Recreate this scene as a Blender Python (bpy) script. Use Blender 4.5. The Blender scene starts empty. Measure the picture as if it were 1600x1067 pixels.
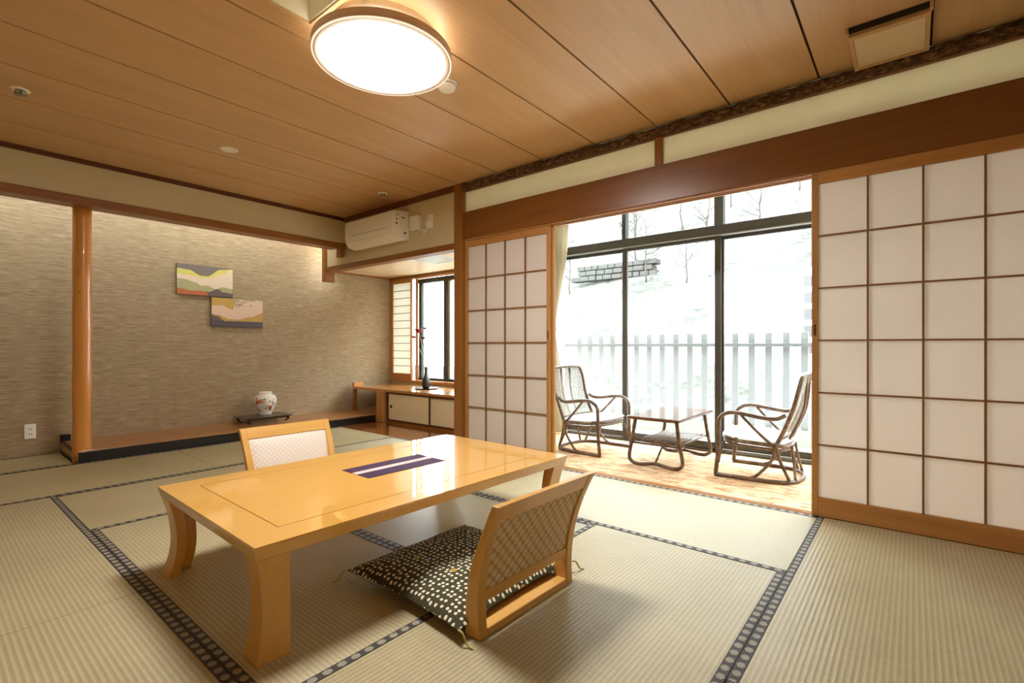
import bpy, math, random
from mathutils import Vector, Matrix

# ------------------------------------------------------------------ camera, sky, exposure
scn = bpy.context.scene
COL = scn.collection
CAM_H = 0.93
YAW = math.degrees(math.atan2(627, 768)) - 90.0
cam = bpy.data.cameras.new('camera')
cam.sensor_width = 36.0
cam.lens = 768.0 / 1600.0 * 36.0
cam.shift_y = 7.5 / 1600.0
cam.clip_start = 0.05
cam.clip_end = 300
cam_o = bpy.data.objects.new('camera', cam)
COL.objects.link(cam_o)
cam_o.location = (0, 0, CAM_H)
cam_o.rotation_euler = (math.radians(90), 0, math.radians(YAW))
scn.camera = cam_o

SKY = 11.5          # bright overcast sky
LAMP = 46.0        # round ceiling lamp
ALCOVE = 11.5      # hidden tube lamps of the alcove
world = bpy.data.worlds.new('overcast_sky')
scn.world = world
world.use_nodes = True
bg = world.node_tree.nodes['Background']
bg.inputs[0].default_value = (0.90, 0.955, 1.0, 1)
bg.inputs[1].default_value = SKY

vs = scn.view_settings
vs.view_transform = 'Standard'
vs.look = 'None'
vs.gamma = 1
vs.use_curve_mapping = False
vs.exposure = 0.62
scn.display_settings.display_device = 'sRGB'
scn.cycles.use_denoising = True
scn.cycles.max_bounces = 10
scn.cycles.diffuse_bounces = 6
scn.cycles.transparent_max_bounces = 24
scn.cycles.sample_clamp_indirect = 6.0

R = math.radians
PI = math.pi
random.seed(7)

# ------------------------------------------------------------------ colour + node helpers
def lin(c):
    c = c / 255.0
    return c / 12.92 if c <= 0.04045 else ((c + 0.055) / 1.055) ** 2.4
def rgb(r, g, b): return (lin(r), lin(g), lin(b), 1.0)

class NT:
    def __init__(self, name):
        self.m = bpy.data.materials.new(name)
        self.m.use_nodes = True
        self.t = self.m.node_tree
        self.n = self.t.nodes
        self.bsdf = self.n['Principled BSDF']
        self.out = self.n['Material Output']
    def new(self, typ, **kw):
        nd = self.n.new(typ)
        for k, v in kw.items(): setattr(nd, k, v)
        return nd
    def link(self, a, b): self.t.links.new(a, b)
    def set(self, nd, **kw):
        for k, v in kw.items(): nd.inputs[k.replace('_', ' ')].default_value = v
    def coord(self, which='Object', scale=(1, 1, 1), loc=(0, 0, 0), rot=(0, 0, 0), rnd=False):
        tc = self.new('ShaderNodeTexCoord')
        mp = self.new('ShaderNodeMapping')
        self.link(tc.outputs[which], mp.inputs[0])
        mp.inputs['Scale'].default_value = scale
        mp.inputs['Location'].default_value = loc
        mp.inputs['Rotation'].default_value = rot
        if rnd:
            oi = self.new('ShaderNodeObjectInfo')
            vm = self.new('ShaderNodeVectorMath', operation='SCALE')
            cb = self.new('ShaderNodeCombineXYZ')
            for i in range(3): self.link(oi.outputs['Random'], cb.inputs[i])
            vm.inputs['Scale'].default_value = 37.0
            self.link(cb.outputs[0], vm.inputs[0])
            ad = self.new('ShaderNodeVectorMath', operation='ADD')
            self.link(mp.outputs[0], ad.inputs[0]); self.link(vm.outputs[0], ad.inputs[1])
            return ad.outputs[0]
        return mp.outputs[0]
    def noise(self, vec, scale=5, detail=4, rough=0.55, dist=0.0):
        nd = self.new('ShaderNodeTexNoise')
        self.link(vec, nd.inputs['Vector'])
        nd.inputs['Scale'].default_value = scale
        nd.inputs['Detail'].default_value = detail
        nd.inputs['Roughness'].default_value = rough
        nd.inputs['Distortion'].default_value = dist
        return nd.outputs['Fac']
    def ramp(self, fac, stops, interp='LINEAR'):
        nd = self.new('ShaderNodeValToRGB')
        nd.color_ramp.interpolation = interp
        el = nd.color_ramp.elements
        while len(el) < len(stops): el.new(0.5)
        for e, (p, c) in zip(el, stops): e.position = p; e.color = c
        self.link(fac, nd.inputs[0])
        return nd.outputs[0]
    def math(self, op, a, b=None, c=None):
        nd = self.new('ShaderNodeMath', operation=op)
        for i, v in enumerate((a, b, c)):
            if v is None: continue
            if isinstance(v, (int, float)): nd.inputs[i].default_value = v
            else: self.link(v, nd.inputs[i])
        return nd.outputs[0]
    def mix(self, fac, a, b, blend='MIX'):
        nd = self.new('ShaderNodeMix', data_type='RGBA', blend_type=blend)
        for i, v in ((0, fac), (6, a), (7, b)):
            if isinstance(v, (int, float, tuple)): nd.inputs[i].default_value = v
            else: self.link(v, nd.inputs[i])
        return nd.outputs[2]
    def sep(self, vec):
        nd = self.new('ShaderNodeSeparateXYZ'); self.link(vec, nd.inputs[0]); return nd.outputs
    def bump(self, h, strength=0.3, dist=0.002):
        nd = self.new('ShaderNodeBump')
        nd.inputs['Strength'].default_value = strength
        nd.inputs['Distance'].default_value = dist
        self.link(h, nd.inputs['Height'])
        self.link(nd.outputs[0], self.bsdf.inputs['Normal'])
    def color(self, c):
        if isinstance(c, tuple): self.bsdf.inputs['Base Color'].default_value = c
        else: self.link(c, self.bsdf.inputs['Base Color'])
    def done(self, rough=0.5, spec=0.5, coat=0.0, coat_rough=0.03, metal=0.0):
        b = self.bsdf.inputs
        b['Roughness'].default_value = rough
        b['Specular IOR Level'].default_value = spec
        b['Coat Weight'].default_value = coat
        b['Coat Roughness'].default_value = coat_rough
        b['Metallic'].default_value = metal
        return self.m

def plain(name, c, rough=0.5, spec=0.5, metal=0.0, coat=0.0, bump=0.0, bscale=200):
    t = NT(name)
    v = t.coord('Object', rnd=True)
    n = t.noise(v, 9, 3)
    t.color(t.mix(0.06, c, t.ramp(n, [(0.3, (c[0]*.6, c[1]*.6, c[2]*.6, 1)), (0.7, (min(1, c[0]*1.3), min(1, c[1]*1.3), min(1, c[2]*1.3), 1))])))
    if bump: t.bump(t.noise(v, bscale, 3), bump, 0.001)
    return t.done(rough, spec, coat, metal=metal)

def wood(name, c1, c2, axis='X', fine=60, rough=0.4, coat=0.0, contrast=1.0, bump=0.08, spec=0.5, figure=0.5):
    """straight-grained timber, grain along one axis of the object"""
    t = NT(name)
    st = {'X': (0.035, 1, 1), 'Y': (1, 0.035, 1), 'Z': (1, 1, 0.035)}[axis]
    v = t.coord('Object', scale=st, rnd=True)
    g = t.noise(v, fine, 5, 0.65, 0.3)
    st2 = {'X': (0.10, 1, 1), 'Y': (1, 0.10, 1), 'Z': (1, 1, 0.10)}[axis]
    v2 = t.coord('Object', scale=st2, rnd=True)
    w = t.noise(v2, 7, 2, 0.5, 1.2)
    mixf = t.math('ADD', t.math('MULTIPLY', g, 1 - figure), t.math('MULTIPLY', w, figure))
    s = 0.22 / contrast
    t.color(t.ramp(mixf, [(0.5 - s, c2), (0.5 + s, c1)]))
    t.bump(g, bump, 0.001)
    return t.done(rough, spec, coat)

# ------------------------------------------------------------------ materials
M = {}
M['ceiling'] = wood('ceiling_veneer', rgb(214, 174, 126), rgb(192, 150, 102), 'X', 70, 0.45, 0.0, 0.9, 0.04)
M['seam'] = plain('ceiling_seam', rgb(70, 38, 14), 0.8)
M['lintel'] = wood('lintel_timber', rgb(138, 86, 36), rgb(108, 62, 20), 'Y', 30, 0.32, 0.25, 0.9, 0.04)
M['post'] = wood('post_timber', rgb(160, 106, 46), rgb(126, 78, 28), 'Z', 40, 0.42, 0.0, 0.9)
M['beam_x'] = wood('beam_timber', rgb(165, 108, 52), rgb(125, 76, 30), 'X', 40, 0.42)
M['beam_y'] = wood('beam_timber_across', rgb(160, 102, 46), rgb(122, 72, 26), 'Y', 40, 0.42)
M['dark_trim'] = wood('dark_cornice', rgb(105, 56, 18), rgb(74, 36, 8), 'X', 40, 0.5)
M['dark_trim_y'] = wood('dark_cornice_across', rgb(125, 72, 28), rgb(90, 48, 14), 'Y', 40, 0.5)
M['log'] = wood('polished_log', rgb(222, 152, 70), rgb(190, 116, 42), 'Z', 14, 0.3, 0.3, 1.0, 0.03, figure=0.7)
M['shoji_v'] = wood('shoji_cedar_upright', rgb(196, 144, 84), rgb(164, 112, 56), 'Z', 50, 0.45)
M['shoji_y'] = wood('shoji_cedar_rail', rgb(194, 140, 78), rgb(160, 106, 50), 'Y', 50, 0.45)
M['shoji_bar'] = wood('shoji_lattice', rgb(150, 104, 56), rgb(120, 80, 38), 'Y', 50, 0.5)
M['table'] = wood('golden_lacquer', rgb(230, 176, 84), rgb(220, 163, 70), 'X', 30, 0.3, 1.0, 0.6, 0.01, figure=0.3)
M['table_leg'] = wood('golden_lacquer_leg', rgb(224, 168, 76), rgb(211, 151, 58), 'Z', 30, 0.35, 0.7, 0.6, 0.01, figure=0.3)
M['groove'] = plain('dark_groove', rgb(70, 44, 12), 0.6)
M['zaisu_x'] = wood('beech_rail', rgb(226, 176, 96), rgb(206, 152, 72), 'X', 40, 0.35, 0.35, 0.7, 0.02)
M['zaisu_z'] = wood('beech_post', rgb(224, 172, 92), rgb(204, 148, 68), 'Z', 40, 0.35, 0.35, 0.7, 0.02)
M['desk'] = wood('desk_top', rgb(206, 146, 78), rgb(180, 118, 52), 'Y', 40, 0.25, 0.8, 0.8, 0.02)
M['tok_floor'] = wood('alcove_board', rgb(188, 130, 76), rgb(146, 92, 46), 'X', 26, 0.3, 0.5, 1.0, 0.02)
M['nook_floor'] = wood('nook_board', rgb(160, 96, 44), rgb(120, 66, 24), 'Y', 26, 0.2, 0.8, 1.0, 0.02)
M['dark_frame'] = wood('dark_cabinet_frame', rgb(96, 48, 20), rgb(70, 32, 12), 'Y', 50, 0.4)
M['black_lacquer'] = plain('black_lacquer', rgb(18, 17, 15), 0.35)
M['stand'] = wood('ebony_stand', rgb(50, 30, 22), rgb(30, 18, 14), 'X', 40, 0.28, 0.5)
M['plaster'] = plain('plaster', rgb(214, 200, 164), 0.9, 0.2, bump=0.15, bscale=260)
M['plaster_light'] = plain('cream_board', rgb(238, 231, 206), 0.22, 0.5)
M['veranda_wall'] = plain('white_plaster', rgb(240, 238, 230), 0.9, 0.2)
M['fusuma'] = plain('cream_paper_door', rgb(236, 222, 184), 0.7)
M['nook_ceiling'] = wood('nook_ceiling_board', rgb(236, 212, 176), rgb(224, 196, 154), 'Y', 40, 0.3, 0.0, 0.7, 0.02)
M['white_plastic'] = plain('white_plastic', rgb(248, 243, 230), 0.35)
M['white_bright'] = plain('white_plastic_clean', rgb(246, 244, 238), 0.35)
M['hatch'] = plain('hatch_reflection_grey', rgb(186, 180, 168), 0.35)  # reflection on the glossy hatch, painted in as an even grey
M['grey_print'] = plain('grey_print', rgb(120, 118, 112), 0.6)
M['dark_plastic'] = plain('dark_plastic', rgb(45, 40, 32), 0.5)
M['aluminium'] = plain('bronze_aluminium', rgb(78, 75, 68), 0.38, 0.5, 0.35)
M['aluminium_edge'] = plain('pale_aluminium', rgb(168, 166, 154), 0.35, 0.5, 0.4)
M['steel'] = plain('steel', rgb(180, 176, 165), 0.3, 0.5, 0.8)
M['lamp_rim'] = plain('lamp_rim_veneer', rgb(222, 196, 174), 0.5)
M['concrete'] = plain('pale_concrete', rgb(236, 236, 232), 0.9, 0.2)
M['kerb'] = plain('mossy_kerb', rgb(140, 150, 132), 0.9, 0.2)
M['railing'] = plain('grey_railing', rgb(118, 120, 120), 0.5)
M['rail_bar'] = plain('grey_rail_bar', rgb(96, 98, 98), 0.4)
M['building'] = plain('white_render', rgb(250, 250, 250), 0.9, 0.2)
M['far_glass'] = plain('far_window_glass', rgb(54, 54, 54), 0.3)
M['roof'] = plain('grey_roof', rgb(74, 74, 78), 0.8)
M['bark_pale'] = plain('bare_tree_bark', rgb(64, 61, 56), 0.9, 0.1)
M['dark_stone'] = plain('stone_wall', rgb(68, 68, 65), 0.9, 0.1)
M['cord'] = plain('cotton_tassel', rgb(196, 190, 120), 0.8)
M['flower'] = plain('dark_red_petals', rgb(150, 24, 48), 0.6)
M['flower_dark'] = plain('plum_bud', rgb(92, 62, 84), 0.6)
M['stem'] = plain('pale_stem', rgb(205, 215, 200), 0.6)
M['iron_vase'] = plain('dark_glazed_vase', rgb(56, 54, 50), 0.18, 0.6)
M['seat_pad'] = plain('lavender_white_pad', rgb(236, 232, 238), 0.8, bump=0.2, bscale=300)

def m_rattan():
    t = NT('rattan_cane')
    v = t.coord('Object', rnd=True)
    n = t.noise(v, 22, 4, 0.6)
    t.color(t.ramp(n, [(0.3, rgb(66, 46, 32)), (0.55, rgb(108, 82, 58)), (0.75, rgb(144, 114, 84))]))
    t.bump(t.noise(v, 120, 2), 0.15, 0.001)
    return t.done(0.38, 0.5, 0.2)
M['rattan'] = m_rattan()

def m_rattan_top():
    t = NT('walnut_table_top')
    v = t.coord('Object', scale=(0.06, 1, 1), rnd=True)
    t.color(t.ramp(t.noise(v, 40, 4), [(0.3, rgb(90, 52, 38)), (0.7, rgb(128, 82, 62))]))
    return t.done(0.18, 0.5, 0.6)
M['rattan_top'] = m_rattan_top()

def m_cane():
    """sheer woven cane: real small holes by a checker of strands"""
    t = NT('sheer_cane_weave')
    uv = t.coord('UV', scale=(70, 90, 1))
    s = t.sep(uv)
    a = t.math('GREATER_THAN', t.math('FRACT', s[0]), 0.42)
    b = t.math('GREATER_THAN', t.math('FRACT', s[1]), 0.42)
    hole = t.math('MULTIPLY', a, b)
    t.color(t.ramp(t.noise(uv, 0.6, 3), [(0.3, rgb(120, 112, 104)), (0.7, rgb(168, 160, 150))]))
    tr = t.new('ShaderNodeBsdfTransparent')
    mx = t.new('ShaderNodeMixShader')
    t.link(hole, mx.inputs[0]); t.link(t.bsdf.outputs[0], mx.inputs[1]); t.link(tr.outputs[0], mx.inputs[2])
    t.link(mx.outputs[0], t.out.inputs[0])
    return t.done(0.6)
M['cane'] = m_cane()

def m_tatami(axis):
    t = NT('tatami_rush_' + axis)
    v = t.coord('Object', rnd=True)
    raw = t.coord('Object')
    s = t.sep(raw)
    across = s[1] if axis == 'X' else s[0]
    along = s[0] if axis == 'X' else s[1]
    w = t.math('SINE', t.math('MULTIPLY', across, 2 * PI / 0.0165))
    rush = t.coord('Object', scale=((1, .03, 1) if axis == 'X' else (.03, 1, 1)), rnd=True)
    r = t.noise(rush, 420, 3, 0.6)
    big = t.noise(v, 1.6, 3, 0.5)
    f = t.math('ADD', t.math('MULTIPLY', r, 0.55), t.math('MULTIPLY', big, 0.45))
    base = t.ramp(f, [(0.32, rgb(172, 161, 126)), (0.68, rgb(200, 190, 154))])
    grv = t.ramp(w, [(0.0, rgb(212, 206, 190)), (0.45, (1, 1, 1, 1))])
    t.color(t.mix(0.55, base, grv, 'MULTIPLY'))
    h = t.math('ADD', t.math('MULTIPLY', w, 0.5), t.math('MULTIPLY', r, 0.18))
    t.bump(h, 0.4, 0.0012)
    tg = t.new('ShaderNodeCombineXYZ'); tg.inputs[1 if axis == 'Y' else 0].default_value = 1.0
    t.link(tg.outputs[0], t.bsdf.inputs['Tangent'])
    t.bsdf.inputs['Anisotropic'].default_value = 0.6
    return t.done(0.42, 0.6)
M['tatami_X'] = m_tatami('X'); M['tatami_Y'] = m_tatami('Y')

def m_heri():
    """charcoal cloth border with a row of pale hexagonal crests, UV in metres along / 0-1 across"""
    t = NT('patterned_cloth_border')
    uv = t.coord('UV')
    s = t.sep(uv)
    p = 0.046
    du = t.math('MULTIPLY', t.math('SUBTRACT', t.math('FRACT', t.math('DIVIDE', s[0], p)), 0.5), p)
    dv = t.math('MULTIPLY', t.math('SUBTRACT', s[1], 0.5), 0.032)
    au = t.math('ABSOLUTE', du); av = t.math('ABSOLUTE', dv)
    hexd = t.math('MAXIMUM', t.math('MULTIPLY', au, 1.0), t.math('ADD', t.math('MULTIPLY', au, 0.5), t.math('MULTIPLY', av, 1.0)))
    inside = t.math('LESS_THAN', hexd, 0.0135)
    ring = t.math('GREATER_THAN', t.math('SINE', t.math('MULTIPLY', hexd, 1500.0)), -0.55)
    crest = t.math('MULTIPLY', inside, ring)
    weave = t.noise(t.coord('UV', scale=(1, .03, 1)), 500, 2)
    dark = t.ramp(weave, [(0.35, rgb(42, 40, 40)), (0.65, rgb(72, 68, 66))])
    t.color(t.mix(crest, dark, rgb(176, 168, 150)))
    return t.done(0.65, 0.4)
M['heri'] = m_heri()

def m_wallpaper():
    t = NT('grasscloth_wallpaper')
    v = t.coord('Object', scale=(0.05, 1, 1))
    a = t.noise(v, 230, 4, 0.6, 0.0)
    v2 = t.coord('Object', scale=(0.04, 1, 1))
    b = t.noise(v2, 80, 3, 0.6)
    f = t.math('ADD', t.math('MULTIPLY', a, 0.65), t.math('MULTIPLY', b, 0.35))
    t.color(t.ramp(f, [(0.34, rgb(128, 108, 82)), (0.5, rgb(164, 144, 114)), (0.66, rgb(196, 178, 146))]))
    t.bump(a, 0.15, 0.001)
    return t.done(0.8, 0.25)
M['wallpaper'] = m_wallpaper()

def m_bark():
    t = NT('rough_bark')
    v = t.coord('Object', scale=(1, 0.5, 1))
    a = t.noise(v, 60, 5, 0.7)
    t.color(t.ramp(a, [(0.34, rgb(44, 28, 14)), (0.52, rgb(88, 60, 34)), (0.7, rgb(160, 124, 86))]))
    t.bump(a, 0.9, 0.006)
    return t.done(0.8)
M['bark'] = m_bark()

def m_paper(name, c, tr=0.5):
    t = NT(name)
    v = t.coord('Object', rnd=True)
    n = t.noise(v, 30, 5, 0.7)
    col = t.ramp(n, [(0.3, tuple(x * 0.985 for x in c[:3]) + (1,)), (0.7, c)])
    d = t.new('ShaderNodeBsdfDiffuse'); tl = t.new('ShaderNodeBsdfTranslucent'); mx = t.new('ShaderNodeMixShader')
    t.link(col, d.inputs[0]); t.link(col, tl.inputs[0])
    mx.inputs[0].default_value = tr
    t.link(d.outputs[0], mx.inputs[1]); t.link(tl.outputs[0], mx.inputs[2]); t.link(mx.outputs[0], t.out.inputs[0])
    return t.m
def m_acrylic():
    t = NT('cream_acrylic_panel')
    c = t.ramp(t.noise(t.coord('Object', rnd=True), 4, 2), [(0.3, rgb(238, 232, 210)), (0.7, rgb(246, 240, 220))])
    d = t.new('ShaderNodeBsdfDiffuse'); tl = t.new('ShaderNodeBsdfTranslucent'); mx = t.new('ShaderNodeMixShader')
    gl = t.new('ShaderNodeBsdfGlossy'); gl.inputs['Roughness'].default_value = 0.12
    m2 = t.new('ShaderNodeMixShader'); m2.inputs[0].default_value = 0.05
    t.link(c, d.inputs[0]); t.link(c, tl.inputs[0]); mx.inputs[0].default_value = 0.42
    t.link(d.outputs[0], mx.inputs[1]); t.link(tl.outputs[0], mx.inputs[2])
    t.link(mx.outputs[0], m2.inputs[1]); t.link(gl.outputs[0], m2.inputs[2]); t.link(m2.outputs[0], t.out.inputs[0])
    return t.m
M['acrylic_panel'] = m_acrylic()
M['paper'] = m_paper('shoji_paper', rgb(238, 231, 224), 0.33)
M['paper_warm'] = m_paper('shoji_paper_warm', rgb(240, 238, 228), 0.4)
M['curtain'] = m_paper('beige_curtain', rgb(214, 204, 178), 0.3)
M['sheer'] = m_paper('sheer_curtain', rgb(245, 244, 240), 0.6)

def m_glass():
    t = NT('window_glass')
    tr = t.new('ShaderNodeBsdfTransparent'); gl = t.new('ShaderNodeBsdfGlossy'); mx = t.new('ShaderNodeMixShader')
    tr.inputs[0].default_value = (0.95, 0.97, 0.96, 1)
    gl.inputs['Roughness'].default_value = 0.0
    lw = t.new('ShaderNodeLayerWeight'); lw.inputs[0].default_value = 0.5
    fr = t.math('MULTIPLY_ADD', t.math('POWER', lw.outputs['Facing'], 5.0), 0.9, 0.04)
    t.link(fr, mx.inputs[0]); t.link(tr.outputs[0], mx.inputs[1]); t.link(gl.outputs[0], mx.inputs[2])
    t.link(mx.outputs[0], t.out.inputs[0])
    return t.m
M['glass'] = m_glass()

def emit(name, c, s):
    t = NT(name)
    e = t.new('ShaderNodeEmission'); e.inputs[0].default_value = c; e.inputs[1].default_value = s
    t.link(e.outputs[0], t.out.inputs[0])
    return t.m
M['lamp'] = emit('lamp_diffuser', (1.0, 0.965, 0.92, 1), LAMP)
M['acrylic'] = emit('lit_acrylic_edge', (1.0, 0.86, 0.62, 1), 0.7)
M['alcove_tube'] = emit('alcove_tube', (1.0, 0.92, 0.50, 1), ALCOVE)

def m_cushion():
    t = NT('dotted_cotton')
    uv = t.coord('UV')
    vo = t.new('ShaderNodeTexVoronoi', voronoi_dimensions='2D'); t.link(uv, vo.inputs['Vector'])
    vo.inputs['Scale'].default_value = 44; vo.inputs['Randomness'].default_value = 0.45
    dot = t.math('LESS_THAN', vo.outputs['Distance'], 0.255)
    v2 = t.new('ShaderNodeTexVoronoi', voronoi_dimensions='2D'); t.link(uv, v2.inputs['Vector'])
    v2.inputs['Scale'].default_value = 4.2
    gold = t.math('LESS_THAN', v2.outputs['Distance'], 0.055)
    n = t.noise(uv, 160, 2)
    base = t.ramp(n, [(0.3, rgb(58, 54, 36)), (0.7, rgb(84, 80, 56))])
    c = t.mix(dot, base, rgb(236, 230, 208))
    t.color(t.mix(gold, c, rgb(176, 152, 70)))
    t.bump(n, 0.15, 0.001)
    return t.done(0.85, 0.2)
M['cushion'] = m_cushion()

def m_lattice_fabric(name, c_dot, c_bg, scale, thr):
    t = NT(name)
    uv = t.coord('UV', scale=(scale, scale, 1), rot=(0, 0, R(45)))
    vo = t.new('ShaderNodeTexVoronoi', voronoi_dimensions='2D'); t.link(uv, vo.inputs['Vector'])
    vo.inputs['Scale'].default_value = 1; vo.inputs['Randomness'].default_value = 0.0
    d = vo.outputs['Distance']
    f = t.ramp(d, [(thr - 0.09, (1, 1, 1, 1)), (thr + 0.07, (0, 0, 0, 1))])
    n = t.noise(uv, 6, 3)
    bgc = t.ramp(n, [(0.3, tuple(x * 0.85 for x in c_bg[:3]) + (1,)), (0.7, c_bg)])
    t.color(t.mix(f, bgc, c_dot))
    t.bump(d, 0.2, 0.001)
    return t.done(0.6, 0.35)
M['back_fabric'] = m_lattice_fabric('hexagon_brocade', rgb(222, 198, 160), rgb(192, 158, 110), 33, 0.44)
M['front_fabric'] = m_lattice_fabric('cream_brocade', rgb(238, 226, 214), rgb(232, 218, 205), 50, 0.36)

def m_runner():
    t = NT('purple_runner_cloth')
    uv = t.coord('UV'); s = t.sep(uv)
    d = t.math('ABSOLUTE', t.math('SUBTRACT', s[1], 0.52))
    n = t.noise(t.coord('UV', scale=(9, 60, 1)), 3, 4, 0.7)
    band = t.math('LESS_THAN', d, 0.095)
    bandc = t.ramp(n, [(0.40, rgb(150, 108, 136)), (0.47, rgb(226, 208, 206)), (0.56, rgb(222, 184, 166))])
    w = t.noise(t.coord('UV', scale=(300, 160, 1)), 1, 2)
    base = t.ramp(w, [(0.3, rgb(48, 20, 54)), (0.7, rgb(66, 32, 70))])
    t.color(t.mix(band, base, bandc))
    return t.done(0.7, 0.3)
M['runner'] = m_runner()

def m_carpet():
    t = NT('patchwork_carpet')
    v = t.coord('Object', rot=(0, 0, R(90)))
    br = t.new('ShaderNodeTexBrick'); t.link(v, br.inputs['Vector'])
    br.offset = 0.5
    br.inputs['Color1'].default_value = rgb(234, 212, 174); br.inputs['Color2'].default_value = rgb(186, 126, 90)
    br.inputs['Mortar'].default_value = rgb(226, 196, 148)
    br.inputs['Scale'].default_value = 1.0; br.inputs['Mortar Size'].default_value = 0.002
    br.inputs['Brick Width'].default_value = 0.085; br.inputs['Row Height'].default_value = 0.035
    n = t.noise(v, 9, 3, 0.6)
    c = t.mix(t.ramp(n, [(0.45, (0, 0, 0, 1)), (0.75, (1, 1, 1, 1))]), br.outputs['Color'], rgb(232, 204, 160))
    t.color(c)
    t.bump(t.noise(v, 400, 2), 0.3, 0.001)
    return t.done(0.8, 0.2)
M['carpet'] = m_carpet()

def m_hill():
    t = NT('dry_hillside')
    v = t.coord('Object')
    a = t.noise(v, 0.5, 6, 0.7); b = t.noise(t.coord('Object', scale=(1, 1, 3)), 3.0, 5, 0.75)
    f = t.math('ADD', t.math('MULTIPLY', a, .55), t.math('MULTIPLY', b, .45))
    t.color(t.ramp(f, [(0.36, rgb(54, 56, 51)), (0.46, rgb(74, 75, 71)), (0.58, rgb(104, 104, 101))]))
    return t.done(0.95, 0.1)
M['hill'] = m_hill()

def m_porcelain():
    t = NT('painted_porcelain')
    v = t.coord('Object')
    s = t.sep(v)
    n1 = t.noise(v, 17, 4, 0.7); n2 = t.noise(t.coord('Object', loc=(3, 1, 2)), 20, 4, 0.75)
    fr = t.math('MULTIPLY', t.math('LESS_THAN', s[1], 0.03), t.math('LESS_THAN', t.math('ABSOLUTE', t.math('SUBTRACT', s[2], 0.125)), 0.075))
    red = t.math('MULTIPLY', fr, t.math('MULTIPLY', t.math('GREATER_THAN', n1, 0.565), t.math('LESS_THAN', s[0], 0.03)))
    gr = t.math('MULTIPLY', fr, t.math('GREATER_THAN', n2, 0.57))
    c = t.mix(gr, rgb(236, 232, 220), rgb(86, 120, 98))
    t.color(t.mix(red, c, rgb(186, 66, 42)))
    return t.done(0.12, 0.5, 0.6)
M['porcelain'] = m_porcelain()

def m_art(name, layers, top, extra=None):
    """layers: (outline as (u, height) stops, noise amplitude, seed, colour, fleck colour or None, fleck threshold), painted in order"""
    t = NT(name)
    uv = t.coord('UV'); s = t.sep(uv)
    sp = t.noise(t.coord('UV', scale=(2, 1, 1)), 60, 3, 0.7)
    col = t.ramp(sp, [(0.35, tuple(x * .75 for x in top[:3]) + (1,)), (0.65, top)])
    if extra: col = extra(t, s, col)
    for (line, amp, seed, c, fleck, thr) in layers:
        hgt = t.ramp(s[0], [(u, (h, h, h, 1)) for u, h in line], 'EASE')
        cb = t.new('ShaderNodeCombineXYZ'); t.link(s[0], cb.inputs[0]); cb.inputs[1].default_value = seed
        edge = t.math('ADD', hgt, t.math('MULTIPLY', t.math('SUBTRACT', t.noise(cb.outputs[0], 9, 3, 0.5), 0.5), amp))
        cc = c
        if fleck is not None:
            n = t.noise(t.coord('UV', scale=(1.6, 4.0, 1), loc=(seed, seed, 0)), 13, 3, 0.7)
            cc = t.mix(t.math('GREATER_THAN', n, thr), c, fleck)
        col = t.mix(t.math('LESS_THAN', s[1], edge), col, cc)
    t.color(col)
    return t.done(0.75, 0.2)
M['art_a'] = m_art('textile_landscape_green', [
    ([(0, .84), (.2, .82), (.42, .66), (.52, .66), (.78, .93), (1, .98)], .03, 1.7, rgb(214, 206, 110), rgb(120, 124, 60), .63),
    ([(0, .66), (.25, .64), (.42, .57), (.55, .60), (.80, .78), (1, .97)], .05, 3.1, rgb(226, 206, 184), None, 0),
    ([(0, .52), (.3, .44), (.42, .32), (.52, .34), (.68, .24), (.84, .34), (1, .28)], .10, 7.3, rgb(170, 164, 122), rgb(204, 192, 150), .58),
    ([(0, .0), (.40, .05), (.55, .14), (.72, .26), (.82, .16), (1, .14)], .08, 4.1, rgb(110, 100, 96), rgb(90, 82, 84), .6),
    ([(0, .20), (.25, .14), (.42, .16), (.50, .14), (.56, .0), (1, .0)], .03, 9.4, rgb(190, 116, 78), rgb(140, 44, 30), .60)], rgb(132, 122, 116))
def _petals(t, s, col):
    vo = t.new('ShaderNodeTexVoronoi', voronoi_dimensions='2D'); t.link(t.coord('UV', scale=(2, 1, 1)), vo.inputs['Vector']); vo.inputs['Scale'].default_value = 20
    dots = t.math('MULTIPLY', t.math('LESS_THAN', vo.outputs['Distance'], 0.33), t.math('GREATER_THAN', t.noise(t.coord('UV', loc=(2, 5, 0)), 5, 2), 0.5))
    right = t.mix(dots, rgb(220, 194, 168), rgb(84, 74, 72))
    return t.mix(t.math('GREATER_THAN', s[0], 0.42), col, right)
M['art_b'] = m_art('textile_landscape_gold', [
    ([(0, .72), (.2, .74), (.36, .62), (.5, .66), (.7, .74), (1, .92)], .03, 2.2, rgb(222, 194, 172), None, 0),
    ([(0, .44), (.15, .40), (.32, .28), (.5, .27), (.75, .38), (1, .54)], .05, 5.5, rgb(196, 158, 92), rgb(164, 120, 74), .6),
    ([(0, .40), (.12, .36), (.22, .24), (.3, .0), (.6, .0), (1, .0)], .05, 8.8, rgb(112, 98, 94), None, .6),
    ([(0, .22), (.25, .20), (.5, .21), (.7, .21), (.9, .21), (1, .21)], .0, 1.0, rgb(98, 90, 94), rgb(82, 76, 82), .6)], rgb(206, 170, 94), _petals)
M['canvas_side'] = plain('canvas_side', rgb(96, 84, 72), 0.8)

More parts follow.
